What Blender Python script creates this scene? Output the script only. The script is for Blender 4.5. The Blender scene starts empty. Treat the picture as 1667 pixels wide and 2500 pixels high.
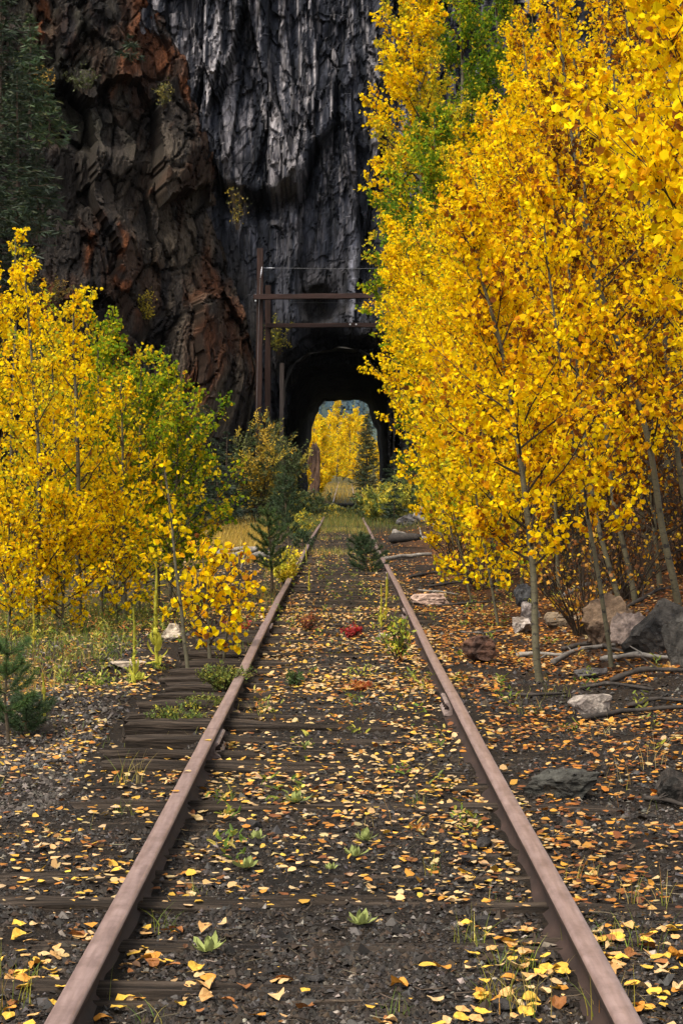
import bpy, math, random
import numpy as np
from mathutils import Vector

random.seed(7)
RNG = np.random.default_rng(7)
S = bpy.context.scene
COL = S.collection
rad = math.radians

# ------------------------------------------------------------------ camera, sky, sun, exposure
EYE, F, PX = 1.43, 5000.0, 1667 / 1568.0
cam = bpy.data.cameras.new("camera")
cam.sensor_fit = 'VERTICAL'; cam.sensor_height = 36.0; cam.lens = 72.0
cam.shift_y = -78 / 2500
cam.clip_start = 0.05; cam.clip_end = 6000
cam_o = bpy.data.objects.new("camera", cam); COL.objects.link(cam_o)
cam_o.location = (0, 0, EYE); cam_o.rotation_euler = (rad(90), 0, 0)
S.camera = cam_o

SUN_EL, SUN_AZ = rad(58), rad(222)          # azimuth clockwise from +Y: behind the camera, to the left
w = bpy.data.worlds.new("World"); S.world = w; w.use_nodes = True
nt = w.node_tree
bg = nt.nodes["Background"]
sky = nt.nodes.new("ShaderNodeTexSky"); sky.sky_type = 'NISHITA'; sky.sun_disc = False
sky.sun_elevation = SUN_EL; sky.sun_rotation = SUN_AZ
sky.air_density = 1.0; sky.dust_density = 4.0; sky.ozone_density = 0.6
hs = nt.nodes.new("ShaderNodeHueSaturation"); hs.inputs["Saturation"].default_value = 0.10   # overcast
nt.links.new(sky.outputs[0], hs.inputs["Color"])
nt.links.new(hs.outputs[0], bg.inputs["Color"]); bg.inputs["Strength"].default_value = 0.10
sl = bpy.data.lights.new("sun", 'SUN'); sl.energy = 1.5; sl.angle = rad(22); sl.color = (1.0, 0.88, 0.68)
sun = bpy.data.objects.new("sun", sl); COL.objects.link(sun)
sd = Vector((math.sin(SUN_AZ) * math.cos(SUN_EL), math.cos(SUN_AZ) * math.cos(SUN_EL), math.sin(SUN_EL)))
sun.rotation_euler = sd.to_track_quat('Z', 'Y').to_euler(); sun.location = (-20, -30, 60)
S.view_settings.view_transform = 'Standard'; S.view_settings.look = 'None'
S.view_settings.gamma = 1.0; S.view_settings.use_curve_mapping = False
S.view_settings.exposure = 1.45
S.render.engine = 'CYCLES'
S.cycles.max_bounces = 8; S.cycles.diffuse_bounces = 3; S.cycles.glossy_bounces = 2
S.cycles.transmission_bounces = 4; S.cycles.transparent_max_bounces = 4
S.cycles.use_denoising = True

# ------------------------------------------------------------------ noise
def _h(ix, iy, iz, s):
    with np.errstate(over='ignore'):
        n = (ix.astype(np.uint32) * np.uint32(374761393) + iy.astype(np.uint32) * np.uint32(668265263)
             + iz.astype(np.uint32) * np.uint32(2147483647) + np.uint32((s * 144665 + 1013) & 0xffffffff))
        n = (n ^ (n >> np.uint32(13))) * np.uint32(1274126177)
        n = (n ^ (n >> np.uint32(16))) * np.uint32(2246822519)
        n = n ^ (n >> np.uint32(15))
    return n.astype(np.float64) / 4294967295.0

def vnoise(p, s=0):
    i = np.floor(p).astype(np.int64); f = p - i
    f = f * f * f * (f * (f * 6 - 15) + 10)
    r = 0
    for dx in (0, 1):
        for dy in (0, 1):
            for dz in (0, 1):
                wgt = (f[:, 0] if dx else 1 - f[:, 0]) * (f[:, 1] if dy else 1 - f[:, 1]) * (f[:, 2] if dz else 1 - f[:, 2])
                r = r + wgt * _h(i[:, 0] + dx, i[:, 1] + dy, i[:, 2] + dz, s)
    return r * 2 - 1

def fbm(p, o=4, s=0, g=0.5):
    r, a = 0, 1.0
    for k in range(o):
        r = r + a * vnoise(p * 2.03 ** k + 17.3 * k, s + k); a *= g
    return r

def facet(p, s=0, tilt=0.9):
    """blocky fractured rock: every cell of space is a plane of its own; also the distance to the nearest joint"""
    i = np.floor(p).astype(np.int64)
    b1 = np.full(len(p), 9.0); b2 = b1.copy(); v = np.zeros(len(p))
    for dx in (-1, 0, 1):
        for dy in (-1, 0, 1):
            for dz in (-1, 0, 1):
                cx, cy, cz = i[:, 0] + dx, i[:, 1] + dy, i[:, 2] + dz
                q = p - np.stack([cx + _h(cx, cy, cz, s), cy + _h(cx, cy, cz, s + 1), cz + _h(cx, cy, cz, s + 2)], 1)
                d = (q * q).sum(1)
                val = (_h(cx, cy, cz, s + 3) * 2 - 1) + tilt * ((_h(cx, cy, cz, s + 4) * 2 - 1) * q[:, 0]
                      + (_h(cx, cy, cz, s + 5) * 2 - 1) * q[:, 1] + (_h(cx, cy, cz, s + 6) * 2 - 1) * q[:, 2])
                n = d < b1
                b2 = np.where(n, b1, np.minimum(b2, d)); v = np.where(n, val, v); b1 = np.where(n, d, b1)
    return v, np.sqrt(b2) - np.sqrt(b1)

def sstep(a, b, x):
    t = np.clip((x - a) / (b - a), 0, 1); return t * t * (3 - 2 * t)

# ------------------------------------------------------------------ meshes
def mesh_np(name, V, faces, mats, col=None, smooth=False):
    """faces: list of (array n x k, material index)"""
    me = bpy.data.meshes.new(name)
    V = np.asarray(V, dtype=np.float32)
    me.vertices.add(len(V)); me.vertices.foreach_set("co", V.ravel())
    faces = [(np.asarray(f), m) for f, m in faces if len(f)]
    lt = np.concatenate([np.full(len(f), f.shape[1]) for f, m in faces])
    lv = np.concatenate([f.ravel() for f, m in faces])
    mi = np.concatenate([np.full(len(f), m) for f, m in faces])
    me.loops.add(len(lv)); me.loops.foreach_set("vertex_index", lv.astype(np.int32))
    me.polygons.add(len(lt))
    me.polygons.foreach_set("loop_start", np.concatenate([[0], np.cumsum(lt)[:-1]]).astype(np.int32))
    for m in mats: me.materials.append(m)
    me.polygons.foreach_set("material_index", mi.astype(np.int32))
    me.polygons.foreach_set("use_smooth", np.full(len(lt), smooth, dtype=bool))
    if col is not None:
        at = me.attributes.new("col", 'FLOAT_COLOR', 'POINT')
        c = np.ones((len(V), 4), dtype=np.float32); c[:, :3] = col
        at.data.foreach_set("color", c.ravel())
    me.update(calc_edges=True)
    return me

class MB:
    def __init__(s): s.v, s.f, s.c, s.n = [], [], [], 0
    def add(s, V, Fs, m=0, col=None):
        V = np.asarray(V, float).reshape(-1, 3); s.v.append(V)
        s.f.append((np.asarray(Fs) + s.n, m)); s.n += len(V)
        c = np.zeros((len(V), 3))
        c[:] = (0.5, 0.5, 0.5) if col is None else col
        s.c.append(c)
    def mesh(s, name, mats, smooth=False, colored=True):
        return mesh_np(name, np.concatenate(s.v), s.f, mats, np.concatenate(s.c) if colored else None, smooth)

def link(name, data, parent=None, loc=None):
    o = bpy.data.objects.new(name, data); COL.objects.link(o)
    if parent is not None: o.parent = parent
    if loc is not None: o.location = loc
    return o

def tag(o, label=None, cat=None, group=None, kind=None):
    for k, v in (("label", label), ("category", cat), ("group", group), ("kind", kind)):
        if v: o[k] = v
    return o

def root(name, label, cat, loc=(0, 0, 0), group=None):
    return tag(link(name, None, None, loc), label, cat, group)

def nrm(a): return a / np.maximum(np.linalg.norm(a, axis=-1, keepdims=True), 1e-9)

def tubes(P, R, k=5):
    """P: m x n x 3 centre lines, R: m x n radii -> vertices, quads (open ends)"""
    P = np.asarray(P, float); R = np.asarray(R, float)
    if P.ndim == 2: P, R = P[None], R[None]
    m, n, _ = P.shape
    T = nrm(np.gradient(P, axis=1))
    ref = np.where(np.abs(T[..., 2:3]) > 0.9, np.array([1.0, 0, 0]), np.array([0, 0, 1.0]))
    A = nrm(np.cross(T, ref)); B = np.cross(T, A)
    a = np.arange(k) * 2 * math.pi / k
    V = P[:, :, None] + R[:, :, None, None] * (np.cos(a)[:, None] * A[:, :, None] + np.sin(a)[:, None] * B[:, :, None])
    j = np.arange(k); i = np.arange(n - 1)
    q = np.stack([i[:, None] * k + j, i[:, None] * k + (j + 1) % k, (i[:, None] + 1) * k + (j + 1) % k, (i[:, None] + 1) * k + j], -1).reshape(-1, 4)
    Q = (q[None] + (np.arange(m) * n * k)[:, None, None]).reshape(-1, 4)
    return V.reshape(-1, 3), Q

LEAF6 = np.array([(0, 0, 0), (.46, .22, .10), (.36, .72, .07), (0, 1, -.04), (-.36, .72, .07), (-.46, .22, .10)])
LEAF4 = np.array([(0, 0, .04), (.47, .50, .05), (0, 1, -.04), (-.47, .50, .05)])
def leaves4(O, D, N, size, wid=1.0):
    """cheap leaves for trees far off: one bent quad each"""
    D = nrm(D); N = nrm(N - (N * D).sum(1, keepdims=True) * D); X = np.cross(D, N); sz = np.broadcast_to(size, (len(O),))[:, None, None]
    V = O[:, None] + sz * (LEAF4[None, :, 0:1] * wid * X[:, None] + LEAF4[None, :, 1:2] * D[:, None] + LEAF4[None, :, 2:3] * N[:, None])
    return V.reshape(-1, 3), np.arange(len(O) * 4).reshape(-1, 4)
def leaves(O, D, N, size, wid=1.0, curl=1.0):
    """folded round leaves: O origin, D tip direction, N face normal -> vertices, quads"""
    D = nrm(D); N = nrm(N - (N * D).sum(1, keepdims=True) * D); X = np.cross(D, N)
    sz = np.broadcast_to(size, (len(O),))[:, None, None]
    t = LEAF6
    V = O[:, None] + sz * (t[None, :, 0:1] * wid * X[:, None] + t[None, :, 1:2] * D[:, None] + t[None, :, 2:3] * curl * N[:, None])
    q = np.array([(0, 1, 2, 3), (0, 3, 4, 5)])
    Q = (q[None] + (np.arange(len(O)) * 6)[:, None, None]).reshape(-1, 4)
    return V.reshape(-1, 3), Q

def pick(rng, pal, n, jit=0.12):
    """pal: list of (weight, rgb)"""
    wts = np.array([p[0] for p in pal], float); wts /= wts.sum()
    c = np.array([p[1] for p in pal])[rng.choice(len(pal), n, p=wts)]
    return np.clip(c * (1 + jit * rng.standard_normal((n, 1))) * (1 + 0.04 * rng.standard_normal((n, 3))), 0.002, 0.95)

# ------------------------------------------------------------------ materials
def mk(name):
    m = bpy.data.materials.new(name); m.use_nodes = True
    return m, m.node_tree, m.node_tree.nodes["Principled BSDF"]

def noise_node(t, scale, detail=6, vec=None, rough=0.6):
    n = t.nodes.new("ShaderNodeTexNoise"); n.inputs["Scale"].default_value = scale
    n.inputs["Detail"].default_value = detail; n.inputs["Roughness"].default_value = rough
    if vec is not None: t.links.new(vec, n.inputs["Vector"])
    return n.outputs["Fac"]

def coords(t, scale=(1, 1, 1), kind="Object", rot=(0, 0, 0)):
    tc = t.nodes.new("ShaderNodeTexCoord"); mp = t.nodes.new("ShaderNodeMapping")
    mp.inputs["Scale"].default_value = scale; mp.inputs["Rotation"].default_value = rot
    t.links.new(tc.outputs[kind], mp.inputs["Vector"]); return mp.outputs[0]

def ramp(t, fac, stops):
    r = t.nodes.new("ShaderNodeValToRGB"); e = r.color_ramp.elements
    while len(e) < len(stops): e.new(0.5)
    for el, (p, c) in zip(e, stops): el.position = p; el.color = (*c, 1)
    t.links.new(fac, r.inputs[0]); return r.outputs[0]

def mixc(t, fac, a, b, mode='MIX'):
    m = t.nodes.new("ShaderNodeMix"); m.data_type = 'RGBA'; m.blend_type = mode
    for s, v in ((m.inputs[0], fac), (m.inputs[6], a), (m.inputs[7], b)):
        if hasattr(v, "is_linked"): t.links.new(v, s)
        elif isinstance(v, (int, float)): s.default_value = v
        else: s.default_value = (*v, 1)
    return m.outputs[2]

def bump(t, bs, h, dist=0.02, strength=0.6):
    b = t.nodes.new("ShaderNodeBump"); b.inputs["Distance"].default_value = dist; b.inputs["Strength"].default_value = strength
    t.links.new(h, b.inputs["Height"]); t.links.new(b.outputs[0], bs.inputs["Normal"])

def attr(t):
    a = t.nodes.new("ShaderNodeAttribute"); a.attribute_name = "col"; return a.outputs["Color"]

def simple(name, stops, scale, rough=0.8, stretch=(1, 1, 1), bd=0.0, bs_=0.6, spec=0.3, detail=6, kind="Object"):
    m, t, b = mk(name); v = coords(t, stretch, kind)
    f = noise_node(t, scale, detail, v)
    t.links.new(ramp(t, f, stops), b.inputs["Base Color"])
    b.inputs["Roughness"].default_value = rough; b.inputs["Specular IOR Level"].default_value = spec
    if bd: bump(t, b, noise_node(t, scale * 2.3, 8, v), bd, bs_)
    return m

def leafmat(name, trans=0.35, rough=0.5, spec=0.35):
    m, t, b = mk(name); a = attr(t)
    t.links.new(a, b.inputs["Base Color"]); b.inputs["Roughness"].default_value = rough
    b.inputs["Specular IOR Level"].default_value = spec
    tr = t.nodes.new("ShaderNodeBsdfTranslucent"); t.links.new(a, tr.inputs["Color"])
    mx = t.nodes.new("ShaderNodeMixShader"); mx.inputs[0].default_value = trans
    t.links.new(b.outputs[0], mx.inputs[1]); t.links.new(tr.outputs[0], mx.inputs[2])
    t.links.new(mx.outputs[0], t.nodes["Material Output"].inputs["Surface"])
    return m

def colmat(name, rough=0.9, scale=8, stretch=(1, 1, 1), lo=0.55, hi=1.45, bd=0.05, bscale=10, spec=0.25, rot=(0, 0, 0), bstr=0.7):
    """vertex colour times fine procedural grain, with bump"""
    m, t, b = mk(name); v = coords(t, stretch, rot=rot)
    f = noise_node(t, scale, 8, v, 0.65)
    g = ramp(t, f, [(0.25, (lo,) * 3), (0.75, (hi,) * 3)])
    t.links.new(mixc(t, 1.0, attr(t), g, 'MULTIPLY'), b.inputs["Base Color"])
    b.inputs["Roughness"].default_value = rough; b.inputs["Specular IOR Level"].default_value = spec
    if bd: bump(t, b, noise_node(t, bscale, 10, v, 0.65), bd, bstr)
    return m

M_LEAF = leafmat("aspen_leaf", 0.5, 0.75, 0.04)
M_LITTER = leafmat("litter_leaf", 0.10, 0.6, 0.25)
M_NEEDLE = leafmat("needle", 0.15, 0.6)
M_HERB = leafmat("herb", 0.3, 0.6)
M_TWIG = simple("twig_bark", [(0.3, (.018, .011, .007)), (0.7, (.05, .032, .019))], 30)
M_STEM = simple("stem_bark", [(0.3, (.045, .03, .018)), (0.7, (.10, .075, .045))], 20, bd=0.004)
def aspen_bark():
    m, t, b = mk("aspen_bark"); v = coords(t, (1, 1, 1))
    base = ramp(t, noise_node(t, 6, 6, v), [(0.3, (.050, .043, .022)), (0.7, (.125, .108, .058))])
    v2 = coords(t, (14, 14, 60)); v3 = coords(t, (7, 7, 13))
    bands = ramp(t, noise_node(t, 1.0, 3, v2), [(0.56, (0, 0, 0)), (0.68, (1, 1, 1))])
    scars = ramp(t, noise_node(t, 1.0, 4, v3, 0.7), [(0.57, (0, 0, 0)), (0.62, (1, 1, 1))])
    c = mixc(t, scars, mixc(t, bands, base, (.045, .037, .022)), (.012, .009, .007))
    t.links.new(c, b.inputs["Base Color"]); b.inputs["Roughness"].default_value = 0.75
    bump(t, b, noise_node(t, 1.0, 6, v2), 0.006, 0.5)
    return m
M_BARK = aspen_bark()
M_PBARK = simple("conifer_bark", [(0.3, (.03, .02, .014)), (0.7, (.09, .06, .04))], 12, bd=0.01)
M_BROWN = colmat("brown_rock", 0.95, 7.5, (1.5, 1.5, .42), 0.2, 1.95, 0.09, 8.0, 0.1, (0, rad(24), 0), 1.0)
M_GREY = colmat("grey_rock", 0.9, 4.5, (2.4, 2.4, 0.34), 0.22, 1.95, 0.08, 5.0, 0.2, (0, 0, 0), 0.9)
M_DARK = simple("tunnel_rock", [(0.3, (.012, .012, .013)), (0.7, (.05, .046, .042))], 1.4, 0.95, bd=0.15, spec=0.15)
M_STONE = colmat("stone", 0.9, 16, (1, 1, 1), 0.35, 1.6, 0.03, 14, 0.2, (0, 0, 0), 1.0)
M_GRAVEL = colmat("gravel", 0.75, 60, (1, 1, 1), 0.75, 1.25, 0.0, 60, 0.35)
M_TIE = simple("tie_wood", [(0.32, (.006, .0045, .004)), (0.47, (.026, .019, .014)), (0.60, (.060, .044, .033)), (0.8, (.13, .10, .078))], 9, 0.9, (0.22, 4, 4), 0.03, 1.0, 0.15, 10)
M_TIMBER = simple("stained_timber", [(0.25, (.012, .006, .005)), (0.55, (.034, .016, .012)), (0.85, (.065, .034, .026))], 3.0, 0.85, (2, 2, 0.3), 0.02)
M_BEAM = simple("stained_beam", [(0.25, (.012, .006, .005)), (0.55, (.032, .015, .012)), (0.85, (.06, .031, .025))], 3.0, 0.85, (.3, 2, 2), 0.02)
M_GREYWOOD = simple("grey_wood", [(0.25, (.07, .062, .055)), (0.6, (.23, .205, .18)), (0.85, (.40, .36, .32))], 5, 0.9, (3, 3, 3), 0.01)
M_DARKWOOD = simple("rotten_wood", [(0.25, (.012, .010, .009)), (0.6, (.04, .032, .027)), (0.85, (.10, .085, .072))], 8, 0.9, (2, 2, 2), 0.01)
M_METAL = simple("galvanised_metal", [(0.3, (.35, .36, .38)), (0.7, (.6, .61, .63))], 20, 0.5)
M_RUST = simple("rusty_steel", [(0.25, (.013, .007, .005)), (0.55, (.030, .016, .012)), (0.85, (.06, .034, .026))], 9, 0.8, (1, .35, 1), 0.004)
def railtop():
    m, t, b = mk("worn_rail_top"); v = coords(t, (1, .05, 1))
    s = noise_node(t, 60, 5, v); p = noise_node(t, 14, 9, coords(t, (1, .5, 1)), .75)
    c = mixc(t, ramp(t, s, [(.35, (0, 0, 0)), (.7, (1, 1, 1))]), (.19, .125, .112), (.31, .215, .198))
    c = mixc(t, ramp(t, p, [(.45, (0, 0, 0)), (.72, (.8, .8, .8))]), c, (.095, .055, .045))
    t.links.new(c, b.inputs["Base Color"])
    b.inputs["Metallic"].default_value = 0.15; b.inputs["Roughness"].default_value = 0.42
    bump(t, b, s, 0.0008, 0.4)
    return m
M_RAILTOP = railtop()
def soil():
    m, t, b = mk("dark_soil"); v = coords(t)
    c1 = ramp(t, noise_node(t, 45, 8, v, 0.75), [(0.3, (.0035, .0025, .0018)), (0.5, (.0115, .0078, .0052)), (0.64, (.027, .0185, .012)), (0.78, (.06, .045, .032))])
    c2 = ramp(t, noise_node(t, 0.7, 5, v), [(0.35, (.7, .7, .7)), (0.65, (1.35, 1.25, 1.1))])
    c = mixc(t, 1.0, c1, c2, 'MULTIPLY')
    grass = mixc(t, noise_node(t, 18, 6, v), (.022, .028, .008), (.10, .075, .018))
    # how much of the ground is dry grass is drawn from the mesh attribute (the ground's own cover)
    a = t.nodes.new("ShaderNodeAttribute"); a.attribute_name = "col"
    sep = t.nodes.new("ShaderNodeSeparateColor"); t.links.new(a.outputs["Color"], sep.inputs[0])
    c = mixc(t, sep.outputs[1], c, grass)
    leaf = mixc(t, noise_node(t, 30, 5, v, 0.8), (.025, .010, .005), (.14, .055, .014))
    c = mixc(t, sep.outputs[0], c, leaf)
    t.links.new(c, b.inputs["Base Color"]); b.inputs["Roughness"].default_value = 0.95
    b.inputs["Specular IOR Level"].default_value = 0.2
    bump(t, b, noise_node(t, 60, 9, v, 0.75), 0.02, 0.9)
    return m
M_SOIL = soil()

# ------------------------------------------------------------------ ground
def gz(x, y):
    x = np.asarray(x, float); y = np.asarray(y, float)
    x, y = np.broadcast_arrays(x, y); sh = x.shape; x = x.ravel(); y = y.ravel()
    z = np.full(len(x), -0.125)
    z += 0.22 * np.clip(x - 1.9, 0, 9) * (1 - sstep(90, 110, y))
    l = np.clip(-x - 1.25, 0, None)
    z += -0.09 * sstep(0, 0.7, l) + 0.05 * np.clip(l - 2.2, 0, 12) * (1 - sstep(90, 130, y))
    z += 0.011 * np.clip(y - 140, 0, 900)
    off = np.clip((np.abs(x) - 0.9) / 0.8, 0.15, 1)
    p = np.stack([x, y, 0 * x], 1)
    z += off * (0.05 * fbm(p * 0.6, 3, 5) + 0.016 * fbm(p * 3.1, 2, 9)) + 0.008 * vnoise(p * 5.0, 3)
    z -= 0.012 * np.exp(-((np.abs(x) - 0.62) / 0.12) ** 2)
    z -= 0.055 * sstep(-.86, -.95, x) * sstep(-1.62, -1.45, x) * sstep(10.5, 12.5, y) * sstep(23, 20, y)
    return z.reshape(sh)

def at(u, v, d):
    """the point at distance d that the photo (1568 x 2352) shows at u, v"""
    return np.array([(u - 784) * PX / F * d, d, EYE + (1102 - v) * PX / F * d])

_D = 4.0 * 1.002 ** np.arange(2200)
def on_ground(u, v):
    P = np.stack([(u - 784) * PX / F * _D, _D, EYE + (1102 - v) * PX / F * _D], 1)
    h = P[:, 2] - gz(P[:, 0], P[:, 1]); i = int(np.argmax(h <= 0)) if (h <= 0).any() else len(_D) - 1
    return np.array([P[i, 0], P[i, 1], float(gz(P[i, 0], P[i, 1]))])

def build_ground():
    ys = np.concatenate([np.arange(-12, 3, 1.0), np.arange(3, 20, 0.11), 20 * 1.02 ** np.arange(0, 82), np.linspace(102, 260, 60), np.linspace(270, 2600, 20)])
    xa = np.concatenate([np.arange(0, 3.6, 0.08), 3.6 * 1.08 ** np.arange(1, 48), np.linspace(150, 1400, 12)])
    xs = np.concatenate([-xa[:0:-1], xa])
    ys = np.unique(np.round(ys, 3))
    X, Y = np.meshgrid(xs, ys); Z = gz(X, Y)
    V = np.stack([X, Y, Z], -1).reshape(-1, 3); a, b = len(ys), len(xs)
    i = (np.arange(a - 1)[:, None] * b + np.arange(b - 1)).ravel()
    x, y = V[:, 0], V[:, 1]; p = V * np.array([1, 1, 0])
    n = fbm(p * 0.5, 3, 31)
    gr = sstep(-1.9, -2.6, x + 0.4 * n) * sstep(17, 24, y + 2 * n) * 0.55 + sstep(50, 78, y + 6 * n) * 0.45 + sstep(132, 142, y) * .85
    lf = sstep(1.0, 2.2, x + 0.3 * n) * sstep(14, 20, y) * (1 - sstep(50, 70, y)) * 0.6
    c = np.stack([np.clip(lf, 0, 1), np.clip(gr, 0, 1), 0 * x], 1)
    me = mesh_np("ground", V, [(np.stack([i, i + 1, i + b + 1, i + b], 1), 0)], [M_SOIL], c, True)
    tag(link("ground", me), kind="structure")
build_ground()

# ------------------------------------------------------------------ cliffs and tunnel
def grid_faces(a, b, keep=None):
    i = (np.arange(a - 1)[:, None] * b + np.arange(b - 1)).ravel()
    f = np.stack([i, i + 1, i + b + 1, i + b], 1)
    return f if keep is None else f[keep[f].all(1)]

Y0, Y1 = 101.0, 137.0
# outline of the bore, left foot over the crown to the right foot (x, height above the rail)
FAR = np.array([(-2.32, -.4), (-2.30, 1.2), (-2.28, 2.6), (-2.05, 4.2), (-1.99, 5.0), (-1.72, 5.75), (-1.50, 5.95), (-1.48, 6.3), (-1.15, 6.68),
                (-.62, 6.70), (-.1, 6.78), (.42, 6.70), (.85, 6.78), (1.30, 6.68), (1.72, 6.5), (1.90, 6.0), (2.2, 5.2), (2.38, 4.85), (2.42, 3.8), (2.50, 2.5), (2.55, 1.4), (2.55, -.4)])
NEAR = np.array([(-2.55, -.4), (-2.5, 1.2), (-2.55, 2.6), (-2.6, 4.2), (-2.55, 5.0), (-2.5, 5.75), (-2.3, 6.3), (-2.1, 6.7), (-1.7, 7.05),
                 (-.9, 7.2), (-.2, 7.3), (.5, 7.25), (.9, 7.25), (1.4, 7.1), (1.75, 6.8), (2.05, 6.2), (2.2, 5.2), (2.25, 4.85), (2.3, 3.8), (2.35, 2.5), (2.4, 1.4), (2.4, -.4)])

def in_bore(x, z, prof, grow=0.0):
    c = np.array([0, 3.0]); q = c + (prof - c) * (1 + grow)
    ins = np.zeros(len(x), bool); j = len(q) - 1
    for i in range(len(q)):
        (xi, zi), (xj, zj) = q[i], q[j]
        hit = ((zi > z) != (zj > z)) & (x < (xj - xi) * (z - zi) / (zj - zi + 1e-12) + xi)
        ins ^= hit; j = i
    return ins

def build_grey():
    xs = np.unique(np.round(np.concatenate([np.linspace(-22, -11, 30), np.linspace(-11, 7, 260), np.linspace(7, 26, 70)]), 4))
    zs = np.unique(np.round(np.concatenate([np.linspace(-.6, 28, 350), np.linspace(28, 36, 30)]), 4))
    X, Z = np.meshgrid(xs, zs); x, z = X.ravel(), Z.ravel()
    p = np.stack([x, 0 * x, z], 1)
    wv = np.stack([fbm(p * [.5, 1, .16], 3, 3), 0 * x, fbm(p * [.5, 1, .16] + 9, 3, 4)], 1)
    q = p * [1, 1, 0.17] + 0.35 * wv * [1, 0, .5]
    f1, e1 = facet(q * 0.55, 11, 1.3); f2, e2 = facet(q * 1.25 + 5, 21, 1.4); f3, e3 = facet(q * [3.0, 1, 6.0] + 3, 41, 1.4); f5, e5 = facet(q * [1.5, 1, 5.5] + 13, 47, 1.3)
    rid = 1 - np.abs(fbm(q * [1.9, 1, 1.5], 4, 61))
    D = 0.6 * f1 + 0.34 * f2 + 0.14 * f3 + .13 * f5 + 0.12 * rid + 0.10 * fbm(p * [3, 1, 1.2], 4, 71)
    up = sstep(13, 17, z)
    D *= 0.55 + 0.55 * up
    # the hanging curtain of rock: an overhang with a ragged lower edge
    zl = 15.9 + 0.9 * fbm(np.stack([x * .8, 0 * x, 0 * x], 1), 3, 81) + np.where(x > -2.2, 2.1 * sstep(-2.2, -1.2, x), 0)
    D += (1.25 - 0.85 * sstep(-2.4, 0.5, x)) * sstep(-.12, .25, z - zl) * sstep(24, 17, z) * sstep(-9, -6.5, x)
    D -= 1.7 * np.exp(-((z - zl + 0.6) / .55) ** 2) * sstep(0, -2, x) * sstep(-9, -6.5, x)
    # hollows and the rounded lump above the portal
    def dent(cx, cz, rx, rz, a):
        nonlocal D; D += a * np.exp(-(((x - cx) / rx) ** 2 + ((z - cz) / rz) ** 2) ** 1.5)
    dent(-1.15, 10.0, .8, .75, -2.2); dent(-0.5, 8.3, .85, .6, -2.0); dent(-1.5, 8.7, .5, .5, -1.4)
    dent(1.25, 8.9, .95, 1.15, 1.0); dent(0.95, 8.15, .38, .24, -1.3); dent(-2.3, 9.0, .7, 1.4, .5)
    for g_, a in ((.32, .7), (.2, .9), (.1, .9)):
        D -= a * in_bore(x + .25 * vnoise(p * 1.3, 91), z + .25 * vnoise(p * 1.3 + 7, 92), NEAR, g_)
    y = Y0 - D + 0.05 * np.clip(z - 18, 0, 99) + 0.02 * (x - 2) ** 2 * (x > 2)
    # colour: pale mineral streaks on near-black limestone, browner and duller low down
    st = fbm(np.stack([x * 3.4 + .6 * wv[:, 0] + .15 * f3, 0 * x, z * .17], 1), 5, 101, .62)
    st2 = fbm(np.stack([x * 9.5 + wv[:, 0] + .4 * f3, 0 * x, z * .42], 1), 4, 111, .68)
    streak = sstep(-.02, .62, .75 * st + .75 * st2 + .22 * f2)
    dark = np.array([.012, .014, .021]); mid = np.array([.040, .042, .055]); pale = np.array([.25, .232, .245])
    brown = np.array([.060, .051, .042])
    hi = sstep(11, 18, z) * (1 - .35 * sstep(-1.5, 2.5, x)); blk = sstep(.1, -.6, st - .3 * st2)[:, None]
    c = mid + (dark - mid) * blk
    c = c + (brown - c) * (.65 * sstep(15, 8, z) * sstep(-.4, .6, fbm(p * .7, 3, 121)))[:, None]
    c = c + (pale - c) * (streak * (.05 + .85 * hi) * (.75 + .4 * sstep(-.8, .8, f5)))[:, None]
    c = c + (np.array([.20, .20, .24]) - c) * (.8 * np.exp(-((x - .55 - .05 * np.sin(z * 2)) / .16) ** 2) * sstep(8.2, 9, z) * sstep(16, 14, z))[:, None]
    c *= (1 - .55 * sstep(.10, 0, np.minimum(np.minimum(e1 * 1.2, e2), 1.3 * e5)))[:, None]
    mouth_shade = np.zeros(len(x))                                   # painted shade: rock colour darkens towards the tunnel mouth
    for g_ in (.5, .4, .3, .22, .14): mouth_shade += .2 * in_bore(x + .4 * vnoise(p * 1.1, 95), z - .3 + .4 * vnoise(p * 1.1 + 7, 96), NEAR, g_)
    c *= (1 - .82 * mouth_shade)[:, None]
    V = np.stack([x, y, z], 1); a, b = len(zs), len(xs)
    keep = ~in_bore(x, z, NEAR)
    Fs = [(grid_faces(a, b, keep), 0)]
    # the hill behind the face: sloping top and the far face round the exit
    tx = xs[::6]; rows = [(Y0 + 2.5 + 14 * t, 36 + 6 * t) for t in np.linspace(0, 1, 5)] + [(Y1 - .5 * t, 40 - 40.6 * t) for t in np.linspace(0, 1, 60)]
    TX, T = np.meshgrid(tx, np.arange(len(rows))); R = np.array(rows)[T.ravel()]
    V2 = np.stack([TX.ravel(), R[:, 0], R[:, 1]], 1); V2[:, 1] += .6 * fbm(V2 * .6, 3, 131) * (T.ravel() > 5) * (np.hypot(V2[:, 0], V2[:, 2] - 3) > 5)
    k2 = ~(in_bore(V2[:, 0], V2[:, 2], FAR, .12) & (T.ravel() > 5))
    Fs.append((grid_faces(len(rows), len(tx), k2) + len(V), 0))
    top = np.arange(0, len(xs), 6); 
    V = np.concatenate([V, V2]); c = np.concatenate([c, np.tile(mid, (len(V2), 1))])
    lastrow = (a - 1) * b + top; nextrow = a * b + np.arange(len(tx))
    Fs.append((np.stack([lastrow[:-1], lastrow[1:], nextrow[1:], nextrow[:-1]], 1), 0))
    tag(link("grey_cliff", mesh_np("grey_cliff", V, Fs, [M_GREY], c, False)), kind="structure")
build_grey()

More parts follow.
